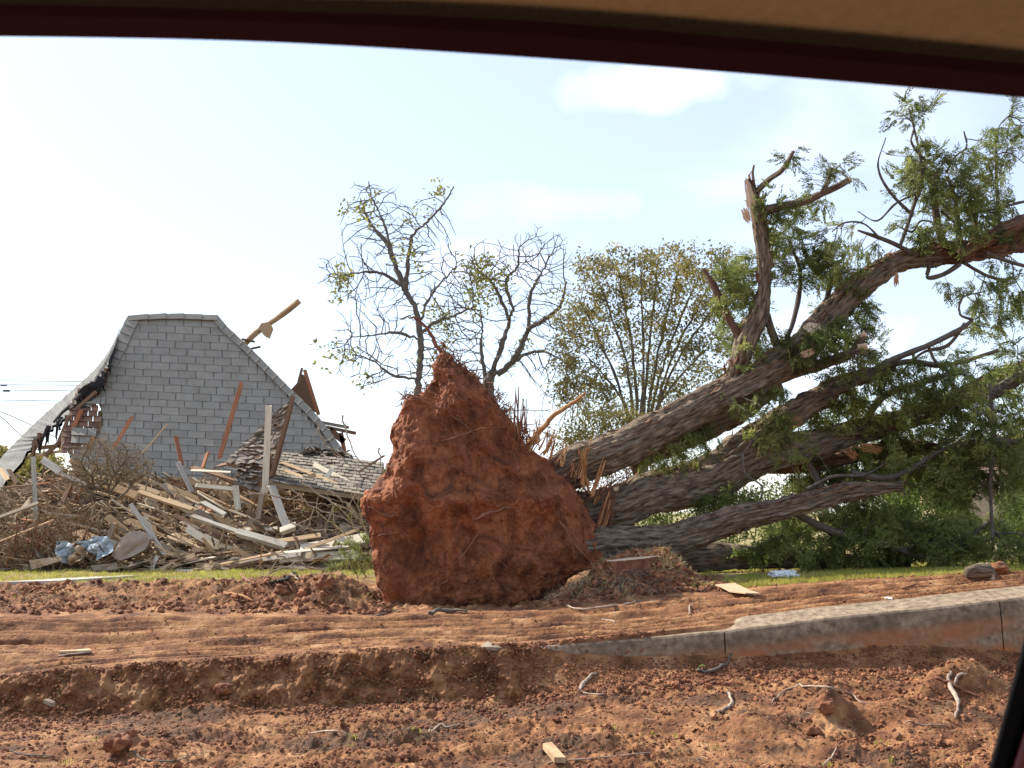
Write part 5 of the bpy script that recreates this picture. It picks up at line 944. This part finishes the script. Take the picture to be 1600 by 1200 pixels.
crumple('insulation', 'pinkish shaggy insulation tuft at the end of the split tan beam', 'insulation', [(143, 748), (155, 743), (165, 748), (166, 758), (150, 762), (142, 757)], 20.9, M['foam'], .1, .05, .08)
crumple('cardboard', 'grey board scrap on the ground under the cushion', 'cardboard', [(140, 884), (180, 880), (182, 890), (145, 892)], 19.6, M['w_grey'], .03)
# dead brush
def brush(name, lab, blobs, Y, m, n, leafm=None, base=None, rt=.004, leaf=CLP, lp=.4, ls=.5, step=.09, cat='brush', jit=.35, dk=.1, trop=(0, 0, 0)):
    px, py = base; b0 = P(px, py, Y + .1); root = thing(name, lab, cat, b0); at = blob_pts([(*q[:4], Y, q[4], int(n * q[5])) for q in blobs]); st = b0 + RNG.normal(0, .12, (6, 3)) * [1.5, 1, .4]
    nodes, par = colonise(st, [-1] * 6, at, step, 1.5, dk, 80, jit, trop, 5000); r, _ = radii(nodes, par, 6, rt, 2.4, .02); b = MB(); chains(b, nodes, par, r, 6); o = b.build('twigs', m); adopt(root, o)
    if leafm:
        pos = nodes[6:]; pos = pos[RNG.uniform(0, 1, len(pos)) < lp]; pos = np.repeat(pos, 3, 0) + RNG.normal(0, .05, (len(pos) * 3, 3)); b = MB(); tt = RNG.integers(0, 6, len(pos))
        for t in range(6): s = tt == t; scatter(b, *leaf[t], pos[s], RNG.normal(0, .6, (s.sum(), 3)) + [0, 0, .5], RNG.uniform(.6, 1.2, s.sum()) * ls)
        adopt(root, b.build('foliage', leafm))
M['deadleaf'] = mat('dead_leaves', [(.12, .085, .04), (.22, .155, .08), (.34, .26, .15)], sc=3, bump=0, tint=.4, trans=.2)
brush('dead_bush', 'large dry bush with pale twigs sitting on top of the left of the heap', [(165, 722, 66, 42, .45, .5), (130, 745, 40, 28, .4, .25), (210, 735, 32, 26, .4, .25)], 20.6, M['palebark'], 900, M['deadleaf'], (165, 775), .006, CLP, 1, .5)
brush('dead_branches', 'brown tangle of dead branches filling the lower left corner of the heap', [(20, 850, 70, 34, .4, .6), (60, 820, 60, 30, .4, .4)], 20.1, M['root'], 700, M['deadleaf'], (30, 885), .006, CLP, .8, .45)
brush('dead_branches', 'thin pale branches at the left edge under the sagging roof', [(-10, 790, 40, 34, .4, 1)], 20.9, M['palebark'], 350, M['deadleaf'], (0, 825), .005, CLP, .8, .45)
brush('dead_branches', 'dark brown twigs spread in front of the post at the left', [(110, 820, 60, 34, .35, 1)], 20.3, M['root'], 420, M['deadleaf'], (110, 862), .005, CLP, .6, .4)
brush('cedar_sprig', 'small green cedar sprig on the grass left of the root plate', [(555, 868, 30, 32, .3, .7), (530, 885, 30, 14, .3, .3)], 14.9, M['twig'], 160, M['cedar'], (565, 905), .003, SPR, .5, .5, cat='branch')
brush('leafy_twigs', 'yellowish sprouting twigs hanging over the boards left of the root plate', [(520, 800, 50, 40, .4, .6), (560, 790, 25, 40, .3, .4)], 19.2, M['straw'], 130, M['yleaf'], (575, 850), .004, CLP, .18, .45, .14, 'branch', .25, .15)
LB = [([(390, 770), (440, 778), (490, 786), (520, 790)], 20.2, 'thin whitish branch lying across the heap toward the root plate'), ([(455, 765), (490, 792), (530, 808), (572, 830)], 19.8, 'whitish branch sloping down to the root plate'), ([(470, 752), (510, 780), (555, 805), (580, 825)], 20.0, 'second whitish branch sloping just above the first'), ([(512, 765), (545, 790), (570, 812)], 20, 'short grey branch by the flat roof fragment'), ([(495, 660), (505, 690), (530, 710), (560, 740), (590, 775)], 22, 'long thin branch curving from the right hip down to the root plate'),
      ([(450, 815), (490, 828), (530, 826), (575, 822)], 19.6, 'curved bare branch in front of the wedge-shaped board'), ([(535, 650), (550, 700), (590, 770)], 21.5, 'straight thin twig leaning beside the root plate'), ([(420, 862), (470, 880), (530, 900), (560, 896)], 17.5, 'pale twig lying on the grass below the white boards'), ([(400, 905), (450, 884), (520, 868), (555, 858)], 17, 'brown twig on the grass rising to the right'), ([(592, 700), (597, 735)], 21, 'dark twig standing by the rim of the root plate')]
for pl, Y, lab in LB:
    a = np.array(pl, float); s = spline(P(a[:, 0], a[:, 1], Y), 6); s = s + RNG.normal(0, .015, s.shape); b = MB(); b.tube(s, np.linspace(.02, .007, len(s)), 6)
    for k in range(2, len(s) - 2, 4):
        d = RNG.normal(0, 1, 3) * [1, .4, .8]; b.tube([s[k], s[k] + d * .12, s[k] + d * .2 + RNG.normal(0, .04, 3)], [.008, .005, .003], 4)
    o = b.build('fallen_branch', M['stick']); recentre(o); tag(o, lab, 'branch')

# ------------------------------------------------------------------ things lying on the clay
ST = [([(905, 1083), (917, 1068), (932, 1054)], 7, 'stick', 'knobbly pale stick by the bank right of centre'), ([(905, 1083), (935, 1086), (950, 1088)], 2.5, 'stick', 'thin twig pointing right from the knobbly pale stick'), ([(1124, 1118), (1143, 1103), (1139, 1088), (1135, 1084)], 6, 'stick', 'bleached elbow-shaped stick standing out on the clay'),
      ([(1206, 1100), (1225, 1082), (1255, 1075), (1295, 1078), (1330, 1086), (1345, 1098), (1365, 1101)], 3, 'stick', 'long curved pinkish twig snaking over the clay'), ([(1487, 1056), (1482, 1075), (1497, 1100), (1494, 1128)], 8, 'stick', 'thick bleached stick with a bend at the lower right'), ([(1462, 1062), (1492, 1080), (1530, 1094)], 7, 'root', 'brown split stick lying across the thick bleached stick'),
      ([(1487, 1076), (1500, 1063), (1512, 1058)], 6, 'stick', 'short branchlet behind the crossed sticks'), ([(1088, 1050), (1110, 1052), (1135, 1042), (1146, 1024)], 6, 'palebark', 'grey curved bark strip leaning at the foot of the kerb'), ([(855, 1196), (870, 1192), (930, 1186), (1030, 1180)], 3, 'stick', 'long thin pale twig at the bottom edge'),
      ([(480, 1149), (520, 1144), (545, 1149)], 3.5, 'stick', 'pale flat twig left of centre in the foreground'), ([(668, 1152), (682, 1141), (700, 1140), (722, 1134)], 4, 'stick', 'forked pale twig in the middle foreground'), ([(678, 1090), (685, 1100), (683, 1104)], 3, 'stick', 'tiny white twig under the bank'),
      ([(200, 1175), (225, 1190), (270, 1192), (305, 1182)], 3, 'palebark', 'curved grey root beside the round clod'), ([(15, 1174), (40, 1180), (85, 1182)], 3, 'palebark', 'grey twig near the lower left corner'), ([(1412, 1130), (1440, 1133), (1480, 1135)], 2.5, 'stick', 'thin straight twig at the lower right'), ([(1285, 1198), (1300, 1185), (1308, 1170)], 4, 'stick', 'small forked twig at the bottom right of centre'),
      ([(1000, 941), (960, 948), (905, 953), (880, 944)], 4, 'stick', 'long whitish stick lying left of the stump'), ([(1077, 964), (1078, 948), (1083, 942)], 3, 'stick', 'small upright pale twig in the tyre tracks'), ([(940, 968), (958, 972), (957, 978)], 2.5, 'stick', 'small hooked twig in the tyre tracks'), ([(92, 1026), (140, 1023)], 4, 'stick', 'straight pale lath pressed into the tracks at the left'),
      ([(580, 968), (600, 960), (628, 952)], 3, 'palebark', 'grey forked branch lying at the foot of the root plate'), ([(1235, 888), (1250, 905), (1255, 908)], 2.5, 'twig', 'dark twig beside the white bag'), ([(1410, 922), (1436, 915)], 4, 'root', 'brown stick in the tracks at the right'), ([(1382, 936), (1395, 940)], 4, 'plastic', 'white scrap stick above the kerb'), ([(1310, 888), (1375, 886)], 5, 'palebark', 'grey board-like branch on the lawn at the edge of the fallen foliage'),
      ([(670, 960), (700, 957), (730, 958)], 8, 'palebark', 'grey log end lying at the bottom of the root plate'), ([(350, 928), (372, 934), (398, 944)], 6, 'rawwood', 'orange split stick on the left mound'), ([(462, 895), (452, 905), (438, 910), (420, 914)], 7, 'blackrub', 'dark pointed branch stub on the left mound'), ([(375, 898), (384, 908), (395, 916)], 5, 'root', 'short brown root standing on the left mound'), ([(455, 898), (462, 906), (468, 908)], 4, 'stick', 'white bark scrap beside the dark pointed stub')]
for pl, w, m, lab in ST:
    ws = []
    for i, (x, y) in enumerate(pl):
        q = G(x, min(y, 1199)); ws.append(q)
    ws = np.array(ws); Ym = ws[:, 1].mean(); r = w * Ym / F * .5; 
    # keep the plotted outline: rebuild each point at the depth of the lowest one, lifted clear of the ground
    s = spline(ws, 6) if len(ws) > 2 else np.linspace(ws[0], ws[1], 6); zz = ground_xy(s[:, 0], s[:, 1])[0]; s[:, 2] = np.maximum(s[:, 2], zz) + r * .7
    r *= .8; b = MB(); b.tube(s + RNG.normal(0, r * .3, s.shape), np.interp(np.linspace(0, 1, len(s)), [0, .3, .7, 1], [.7, 1.1, .9, .4]) * r * RNG.uniform(.8, 1.2, len(s)), 7, amp=r * .15, asc=.05)
    nmn = 'split_stick' if m == 'rawwood' else 'stick'; o = b.build(nmn, M[m], smooth=True); recentre(o); tag(o, lab, 'stick')
def onground(px, py, lift=0): return G(px, py, lift)
# big clods
for px, py, r, lab, fl in [(184, 1180, .078, 'largest round clod of clay in the left foreground', .95), (207, 1150, .03, 'small clod behind the largest round clod', .8), (1290, 1112, .06, 'dark clod casting a shadow in the right foreground', .9), (1270, 1150, .05, 'reddish clod low in the right foreground', .8), (225, 1165, .026, 'small clod right of the largest round clod', .8), (440, 928, .07, 'reddish clod on the left mound', .8), (632, 1188, .04, 'flat orange-red clod at the bottom centre', .5), (1562, 896, .09, 'dark mud lump at the right edge of the lawn', .6), (262, 1180, .025, 'orange pebble-like clod near the curved grey root', .7), (870, 1130, .03, 'small red clod near the middle of the foreground', .7), (350, 1085, .07, 'mossy sod lump on the face of the dirt bank', .7), (508, 918, .1, 'tall crumbly clod on the left mound', 1.0)]:
    v, f = ico(4, int(px)); v = v * [1, 1, fl / .75]; v *= (1 + .1 * fbm(v + px, .35, 4, 3, .6))[:, None]; q = onground(px, py); b = MB(); b.add(v * r + [0, 0, r * fl * .75], [f]); o = b.build('clod', M['clod'], smooth=True); o.location = [float(c) for c in q]; tag(o, lab, 'clod')
# stump slab on the right mound, with a ragged sod cap
q = onground(985, 900); rt = thing('stump', 'flat sawn stump with a pale top set in the weedy dirt mound', 'stump', q)
th = np.linspace(0, 6.283, 40, endpoint=False); rad = .30 * (1 + .08 * fbm(np.stack([np.cos(th), np.sin(th), th * 0], -1), .6, 3, 9)); cx_, cy_ = 0.05, .25
ring = lambda z, k: np.stack([cx_ + rad * np.cos(th) * k, cy_ + rad * np.sin(th) * k * .8, z + .03 * np.cos(th) + 0 * th], -1)
zt = P(985, 873, q[1])[2] - q[2]
b = MB(); V = np.vstack([ring(zt - .45, 1.15), ring(zt - .12, 1.02), ring(zt - .01, 1.0)]); e = np.arange(40); b.add(V, [np.stack([k * 40 + e, k * 40 + (e + 1) % 40, (k + 1) * 40 + (e + 1) % 40, (k + 1) * 40 + e], 1) for k in range(2)] , uv=V[:, :2]); o = b.build('bark', M['root'], smooth=True); o.parent = rt
b = MB(); V = np.vstack([ring(zt - .01, 1.0), ring(zt, .96), [[cx_, cy_, zt + .004]]]); b.add(V, [np.stack([e, (e + 1) % 40, (e + 1) % 40 + 40, e + 40], 1), np.stack([e + 40, (e + 1) % 40 + 40, np.full(40, 80)], 1)]); o = b.build('cut_top', M['cutwood']); o.parent = rt
# weeds around it
b = MB(); T = [tuft(9, .12, .004, .07, 1.1) for _ in range(4)]
for k in range(170):
    px, py = random.choice([(random.gauss(985, 45), random.gauss(905, 16)), (random.gauss(965, 30), random.gauss(925, 8)), (random.gauss(1050, 20), random.gauss(885, 6)), (random.gauss(900, 14), random.gauss(915, 6))]); g = onground(px, max(py, 868)); scatter(b, *T[k % 4], g[None], RNG.normal(0, .5, (1, 3)) + [0, 0, 1], np.array([random.uniform(.5, 1.1)]))
tag(b.build('weeds', M['straw']), 'dry weeds and roots tangled on the mound round the stump', 'weeds', kind='stuff')
b = MB()
for k in range(150):
    px, py = random.gauss(985, 40), random.gauss(912, 16); g = onground(px, max(py, 872), .01); d = RNG.normal(0, 1, 3); d[2] = abs(d[2]) * .3; pts = [g]
    for _ in range(6): d = d + RNG.normal(0, .7, 3) * [1, 1, .35]; pts.append(pts[-1] + d / np.linalg.norm(d) * .03)
    b.tube(pts, .0035, 4, cap=False, tint=random.random())
tag(b.build('root_tangle', M['palebark']), 'curly pale rootlets matted over the mound by the stump', 'roots', kind='stuff')
b = MB(); b.tube(spline(P([1049, 1051, 1054], [876, 890, 908], 13.45), 4), [.018] * 8 + [.015], 6); tag(recentre(b.build('stick', M['palebark'])), 'forked grey stick standing on the front of the stump mound', 'stick')
# boards, bag, yellow leaf, chunk of wood, dark log
def slab(name, lab, cat, pix, th, m, lift=.02, warp=.01):
    q = np.array([onground(x, y) for x, y in pix]); c = q.mean(0); A_ = np.c_[q[:, :2], np.ones(len(q))]; sol = np.linalg.lstsq(A_, q[:, 2], rcond=None)[0]; q[:, 2] = A_ @ sol + lift; q[:, 2] += np.maximum(0, ground_xy(q[:, 0], q[:, 1])[0] + .005 - q[:, 2]).max() + RNG.normal(0, warp, len(q)); n = len(q); k = np.arange(n); b = MB()
    b.add(np.vstack([q, q - [0, 0, th], ]), [np.array([list(range(n))]), np.array([list(range(n, 2 * n))[::-1]]), np.stack([k, k + n, (k + 1) % n + n, (k + 1) % n], 1)], uv=np.vstack([q[:, :2], q[:, :2]])); o = b.build(name, M[m]); recentre(o); return tag(o, lab, cat)
slab('cardboard', 'broken tan sheet lying tilted in the tracks right of the stump mound', 'cardboard', [(1117, 916), (1148, 919), (1170, 927), (1189, 935), (1165, 934), (1140, 932), (1128, 926)], .012, 'card', .04, .008)
slab('plywood', 'long narrow brown board lying in the grass beyond the stump mound', 'board', [(1102, 903), (1160, 893), (1180, 895), (1178, 898), (1120, 907)], .02, 'w_tan', .03)
o = slab('board', 'short tan offcut at the bottom edge of the foreground', 'board', [(848, 1176), (862, 1174), (884, 1199), (866, 1199)], .035, 'w_tan', .05, 0)
slab('board', 'thin plank half-buried in the tracks at the left', 'board', [(90, 1022), (140, 1018), (143, 1021), (93, 1026)], .02, 'w_tan', .03, 0)
slab('stone', 'flat grey stone at the top of the bank in the middle', 'stone', [(748, 1016), (762, 1010), (778, 1012), (786, 1018), (768, 1022)], .03, 'w_grey', .03, .004)
slab('stone', 'small grey stone on the bank at the left', 'stone', [(67, 1104), (76, 1100), (86, 1107), (80, 1110)], .03, 'w_grey', .04, .004)
v, f = ico(4, 3); q = onground(1223, 903); rt = thing('plastic_bag', 'crumpled white plastic bag lying on the grass', 'bag', q)
vv = v * [.17, .12, .075]; vv *= (1 + .18 * fbm(v * 1.5, .35, 3, 5, .6, True))[:, None]; b = MB(); b.add(vv + [0, 0, .05], [f]); o = b.build('bag_body', M['plastic'], smooth=True); o.parent = rt
vv = v * [.09, .07, .045]; vv *= (1 + .25 * fbm(v * 2, .35, 3, 8, .6, True))[:, None]; b = MB(); b.add(vv + [.08, -.12, .03], [f]); o = b.build('bag_neck', M['plastic'], smooth=True); o.parent = rt
def leafthing(px, py, L, ang, m, lab, name='leaf'):
    q = onground(px, py, .03); d = np.array([math.cos(ang), math.sin(ang) * .5, .25]); s = np.cross(d, [0, 0, 1]); s /= np.linalg.norm(s); ts = np.linspace(0, 1, 7); w = np.sin(ts * 3.1) * L * .16 + .001; V = []
    for t, ww in zip(ts, w): c = q + d * L * (t - .5) + [0, 0, .02 * math.sin(t * 3)]; V += [c + s * ww, c + [0, 0, -.004], c - s * ww]
    fs = [[i * 3 + k, i * 3 + k + 1, i * 3 + k + 4, i * 3 + k + 3] for i in range(6) for k in range(2)]; b = MB(); b.add(V, [fs]); tag(recentre(b.build(name, M[m])), lab, 'leaf')
M['yellow'] = mat('yellow_leaf', [(.55, .5, .03), (.65, .58, .06)], bump=0, trans=.3); M['greenl'] = mat('green_leaf', [(.2, .33, .07), (.3, .42, .1)], bump=0, trans=.3)
leafthing(944, 918, .17, .9, 'yellow', 'bright yellow leaf on the left flank of the stump mound'); leafthing(1096, 1050, .075, -.5, 'greenl', 'fresh green leaf in the shade at the foot of the kerb')
q = onground(1533, 904); b = MB(); b.tube(np.array([q + [-.16, 0, .05], q + [-.08, 0, .06], q + [0, .0, .06], q + [.08, 0, .055], q + [.15, .02, .04]]), [.04, .07, .075, .07, .035], 24, amp=.03, asc=.09); tag(recentre(b.build('log', M['bark'], smooth=True)), 'short dark log at the edge of the lawn near the kerb end', 'log')
b = MB(); q = onground(1550, 906); b.tube(spline([q, q + [.0, 0, .07], q + [-.04, .0, .17]], 5), np.linspace(.035, .012, 11), 8, amp=.006, asc=.05); tag(recentre(b.build('stub', M['stick'])), 'pale jagged wood stub standing beside the short dark log', 'wood stub')

# ------------------------------------------------------------------ background: wires, fence, house
for i, (pl, Y, w, lab) in enumerate([([(-200, 594), (60, 595.5), (330, 598)], 60, .02, 'topmost of the overhead wires behind the roof'), ([(-200, 600), (60, 601.5), (330, 604)], 60, .02, 'second overhead wire from the top at the left edge'), ([(-200, 608), (60, 610), (330, 613)], 60, .02, 'third overhead wire from the top at the left edge'), ([(-200, 623), (60, 626), (330, 631)], 60, .02, 'lowest level overhead wire at the left edge'), ([(-60, 622), (0, 643), (40, 660), (90, 685)], 45, .018, 'upper of the two slanting wires at the left edge'), ([(-60, 606), (0, 650), (26, 674), (70, 712)], 45, .018, 'lower and steeper of the two slanting wires at the left edge')]):
    a = np.array(pl, float); b = MB(); b.tube(spline(P(a[:, 0], a[:, 1], Y), 5), w, 5)
    tag(recentre(b.build('overhead_wire', M['wire'])), lab, 'wire')
for px, py, lab in [(6, 602, 'small splice clamp on the second wire'), (10, 611, 'small splice clamp on the third wire')]:
    b = MB(); b.tube(P([px - 5, px + 5], [py, py + .2], 59.9), .05, 6); tag(recentre(b.build('wire_clamp', M['wire'])), lab, 'clamp')
rt = thing('chain_link_fence', 'low chain-link fence far off at the right edge', 'fence', (*P(1640, 890, 27)[:2], .72))
b = MB(); b.tube(P([1556, 1800], [845, 841], 27), .03, 6); adopt(rt, b.build('top_rail', M['metal']))
for px in (1558, 1640, 1720): b = MB(); b.tube([P(px, 846, 27), P(px, 880, 27)], .03, 6); adopt(rt, b.build('fence_post', M['metal']))
b = MB()
for k in range(60):
    x = 1558 + k * 4; b.tube([P(x, 846, 27), P(x + 30, 878, 27)], .004, 3, cap=False); b.tube([P(x, 878, 27), P(x + 30, 846, 27)], .004, 3, cap=False)
adopt(rt, b.build('mesh', M['metal']))
rt = thing('far_house', 'distant tan house with a brown roof at the right edge', 'house', (*P(1570, 830, 52)[:2], .7))
b = MB(); lo_, hi_ = P(1500, 822, 52), P(1700, 752, 52); b.box((lo_ + hi_) / 2 + [0, 2.5, 0], [(hi_[0] - lo_[0]) / 2, 0, 0], [0, 2.5, 0], [0, 0, (hi_[2] - lo_[2]) / 2]); adopt(rt, b.build('wall', M['stucco']))
a0, a1 = P(1492, 753, 51.7), P(1708, 753, 51.7); b = MB(); r0 = P(1520, 730, 54.5); r1 = P(1690, 730, 54.5); c0 = a0 + [0, 5.9, 0]; c1 = a1 + [0, 5.9, 0]; b.add([a0, a1, c1, c0, r0, r1], [[[0, 1, 5, 4], [2, 3, 4, 5]], [[0, 4, 3]], [[1, 2, 5]], [[0, 3, 2, 1]]]); adopt(rt, b.build('roof', M['farroof']))
b = MB(); w0 = P(1583, 757, 51.9); b.box(w0, [.9, 0, 0], [0, .05, 0], [0, 0, .28]); o = b.build('window', M['plastic']); adopt(rt, o)

# ------------------------------------------------------------------ the car the photograph is taken from
def car():
    rt = thing('car', 'dark maroon car whose window frame and tan headliner edge the view', 'car', (0, .6, -.05))
    X = np.arange(-300, 2001, 20.)
    def ln(*p): a = np.array(p, float); s = spline(a, 20); return np.interp(X, s[:, 0], s[:, 1])
    mb = ln((-400, 56), (0, 57), (400, 65), (800, 88), (1200, 118), (1600, 153), (2100, 205)); mt = ln((-400, -4), (0, 6), (400, 16), (800, 31), (1200, 63), (1600, 100), (2100, 152)); bt = ln((-400, -30), (0, -8), (400, -2), (800, 12), (1200, 43), (1600, 82), (2100, 140))
    def strip(name, lo, hi, Ylo, Yhi, thick, m, nz=0, seed=0):
        n = len(X); a = P(X, lo, Ylo); c = P(X, hi, Yhi); mid = (a + c) / 2 - [0, .004, 0]; b = MB()
        if nz: c = c + np.stack([0 * X, 0 * X, RNG.normal(0, nz, n)], -1)
        rows = [a + [0, thick, thick * .75], a, mid, c, c + [0, thick, thick * .5]]; V = np.stack(rows, 1).reshape(-1, 3); w = 5; i, j = np.meshgrid(np.arange(n - 1), np.arange(w), indexing='ij'); q = (i * w + j).ravel(); q2 = (i * w + (j + 1) % w).ravel(); b.add(V, [np.stack([q, q2, q2 + w, q + w], 1), np.array([[0, 1, 2, 3, 4]]), np.array([[(n - 1) * w + k for k in (4, 3, 2, 1, 0)]])]); o = b.build(name, m, smooth=False); adopt(rt, o); return o
    strip('window_frame', mb, mt - 6, .62, .60, .05, M['maroon'])
    strip('weatherstrip', mt, bt - 4, .56, .55, .03, M['rubber'])
    X = np.arange(-300, 2001, 4.); bt = ln((-400, -30), (0, -8), (400, -2), (800, 12), (1200, 43), (1600, 82), (2100, 140)); mt = bt + 6
    strip('seal_lip', mt + 2, bt + RNG.normal(0, 1.0, len(X)), .548, .545, .01, M['rubber'])
    # headliner: sheet from the seal back over the camera
    n = len(X); e = P(X, bt, .546); rows = []
    for t in np.linspace(0, 1, 14): y = .546 - 1.5 * t; rows.append(np.stack([e[:, 0] * (1 + .6 * t), np.full(n, y), e[:, 2] + .07 * math.sin(min(1, t * 3) * 1.57)], -1))
    rows += [r + [0, 0, .04] for r in rows[::-1]]; rows[14 + 13] = rows[14 + 13] + [0, .03, 0]; V = np.stack(rows, 1).reshape(-1, 3); w = len(rows); i, j = np.meshgrid(np.arange(n - 1), np.arange(w), indexing='ij'); q = (i * w + j).ravel(); q2 = (i * w + (j + 1) % w).ravel(); b = MB(); b.add(V, [np.stack([q, q2, q2 + w, q + w], 1), np.array([list(range(w))]), np.array([list(range((n - 1) * w, n * w))[::-1]])]); adopt(rt, b.build('headliner', M['fabric'], smooth=False))
    # outer roof skin
    b = MB(); b.box([.1, -.15, e[:, 2].mean() + .16], [1.1, 0, 0], [0, .8, 0], [0, 0, .02]); adopt(rt, b.build('roof_panel', M['redpaint']))
    # pillar at the right, door below
    def pil(name, x0, x1, Y, m, th=.04):
        # slanting bar whose edges run through (x at py 985) and (x at py 1200)
        pts = []
        for (xa, xb) in (x0, x1):
            dx = (xa - xb) / (985 - 1200.); pts.append([xb + dx * (1330 - 1200), xb + dx * (500 - 1200)])
        q = np.array([P(pts[0][0], 1330, Y), P(pts[1][0], 1330, Y), P(pts[1][1], 500, Y), P(pts[0][1], 500, Y)]); g = q + [0, th, 0]; g[:, 0] *= (Y + th) / Y; g[:, 0] += .004; b = MB(); b.add(np.vstack([q, g]), [[[0, 1, 2, 3], [7, 6, 5, 4], [3, 2, 6, 7], [0, 3, 7, 4], [1, 5, 6, 2], [0, 4, 5, 1]]]); o = b.build(name, m); bv = o.modifiers.new('bevel', 'BEVEL'); bv.width = .004; bv.segments = 3; adopt(rt, o)
    pil('window_divider', (1603, 1545), (1650, 1582), .60, M['blacktrim']); pil('mirror_edge', (1650, 1582), (1820, 1740), .595, M['redpaint'])
    b = MB(); b.box([-.1, .68, .8], [1.2, 0, 0], [0, .06, 0], [0, 0, .45]); o = b.build('door_panel', M['redpaint']); bv = o.modifiers.new('bevel', 'BEVEL'); bv.width = .03; bv.segments = 3; adopt(rt, o)
car()
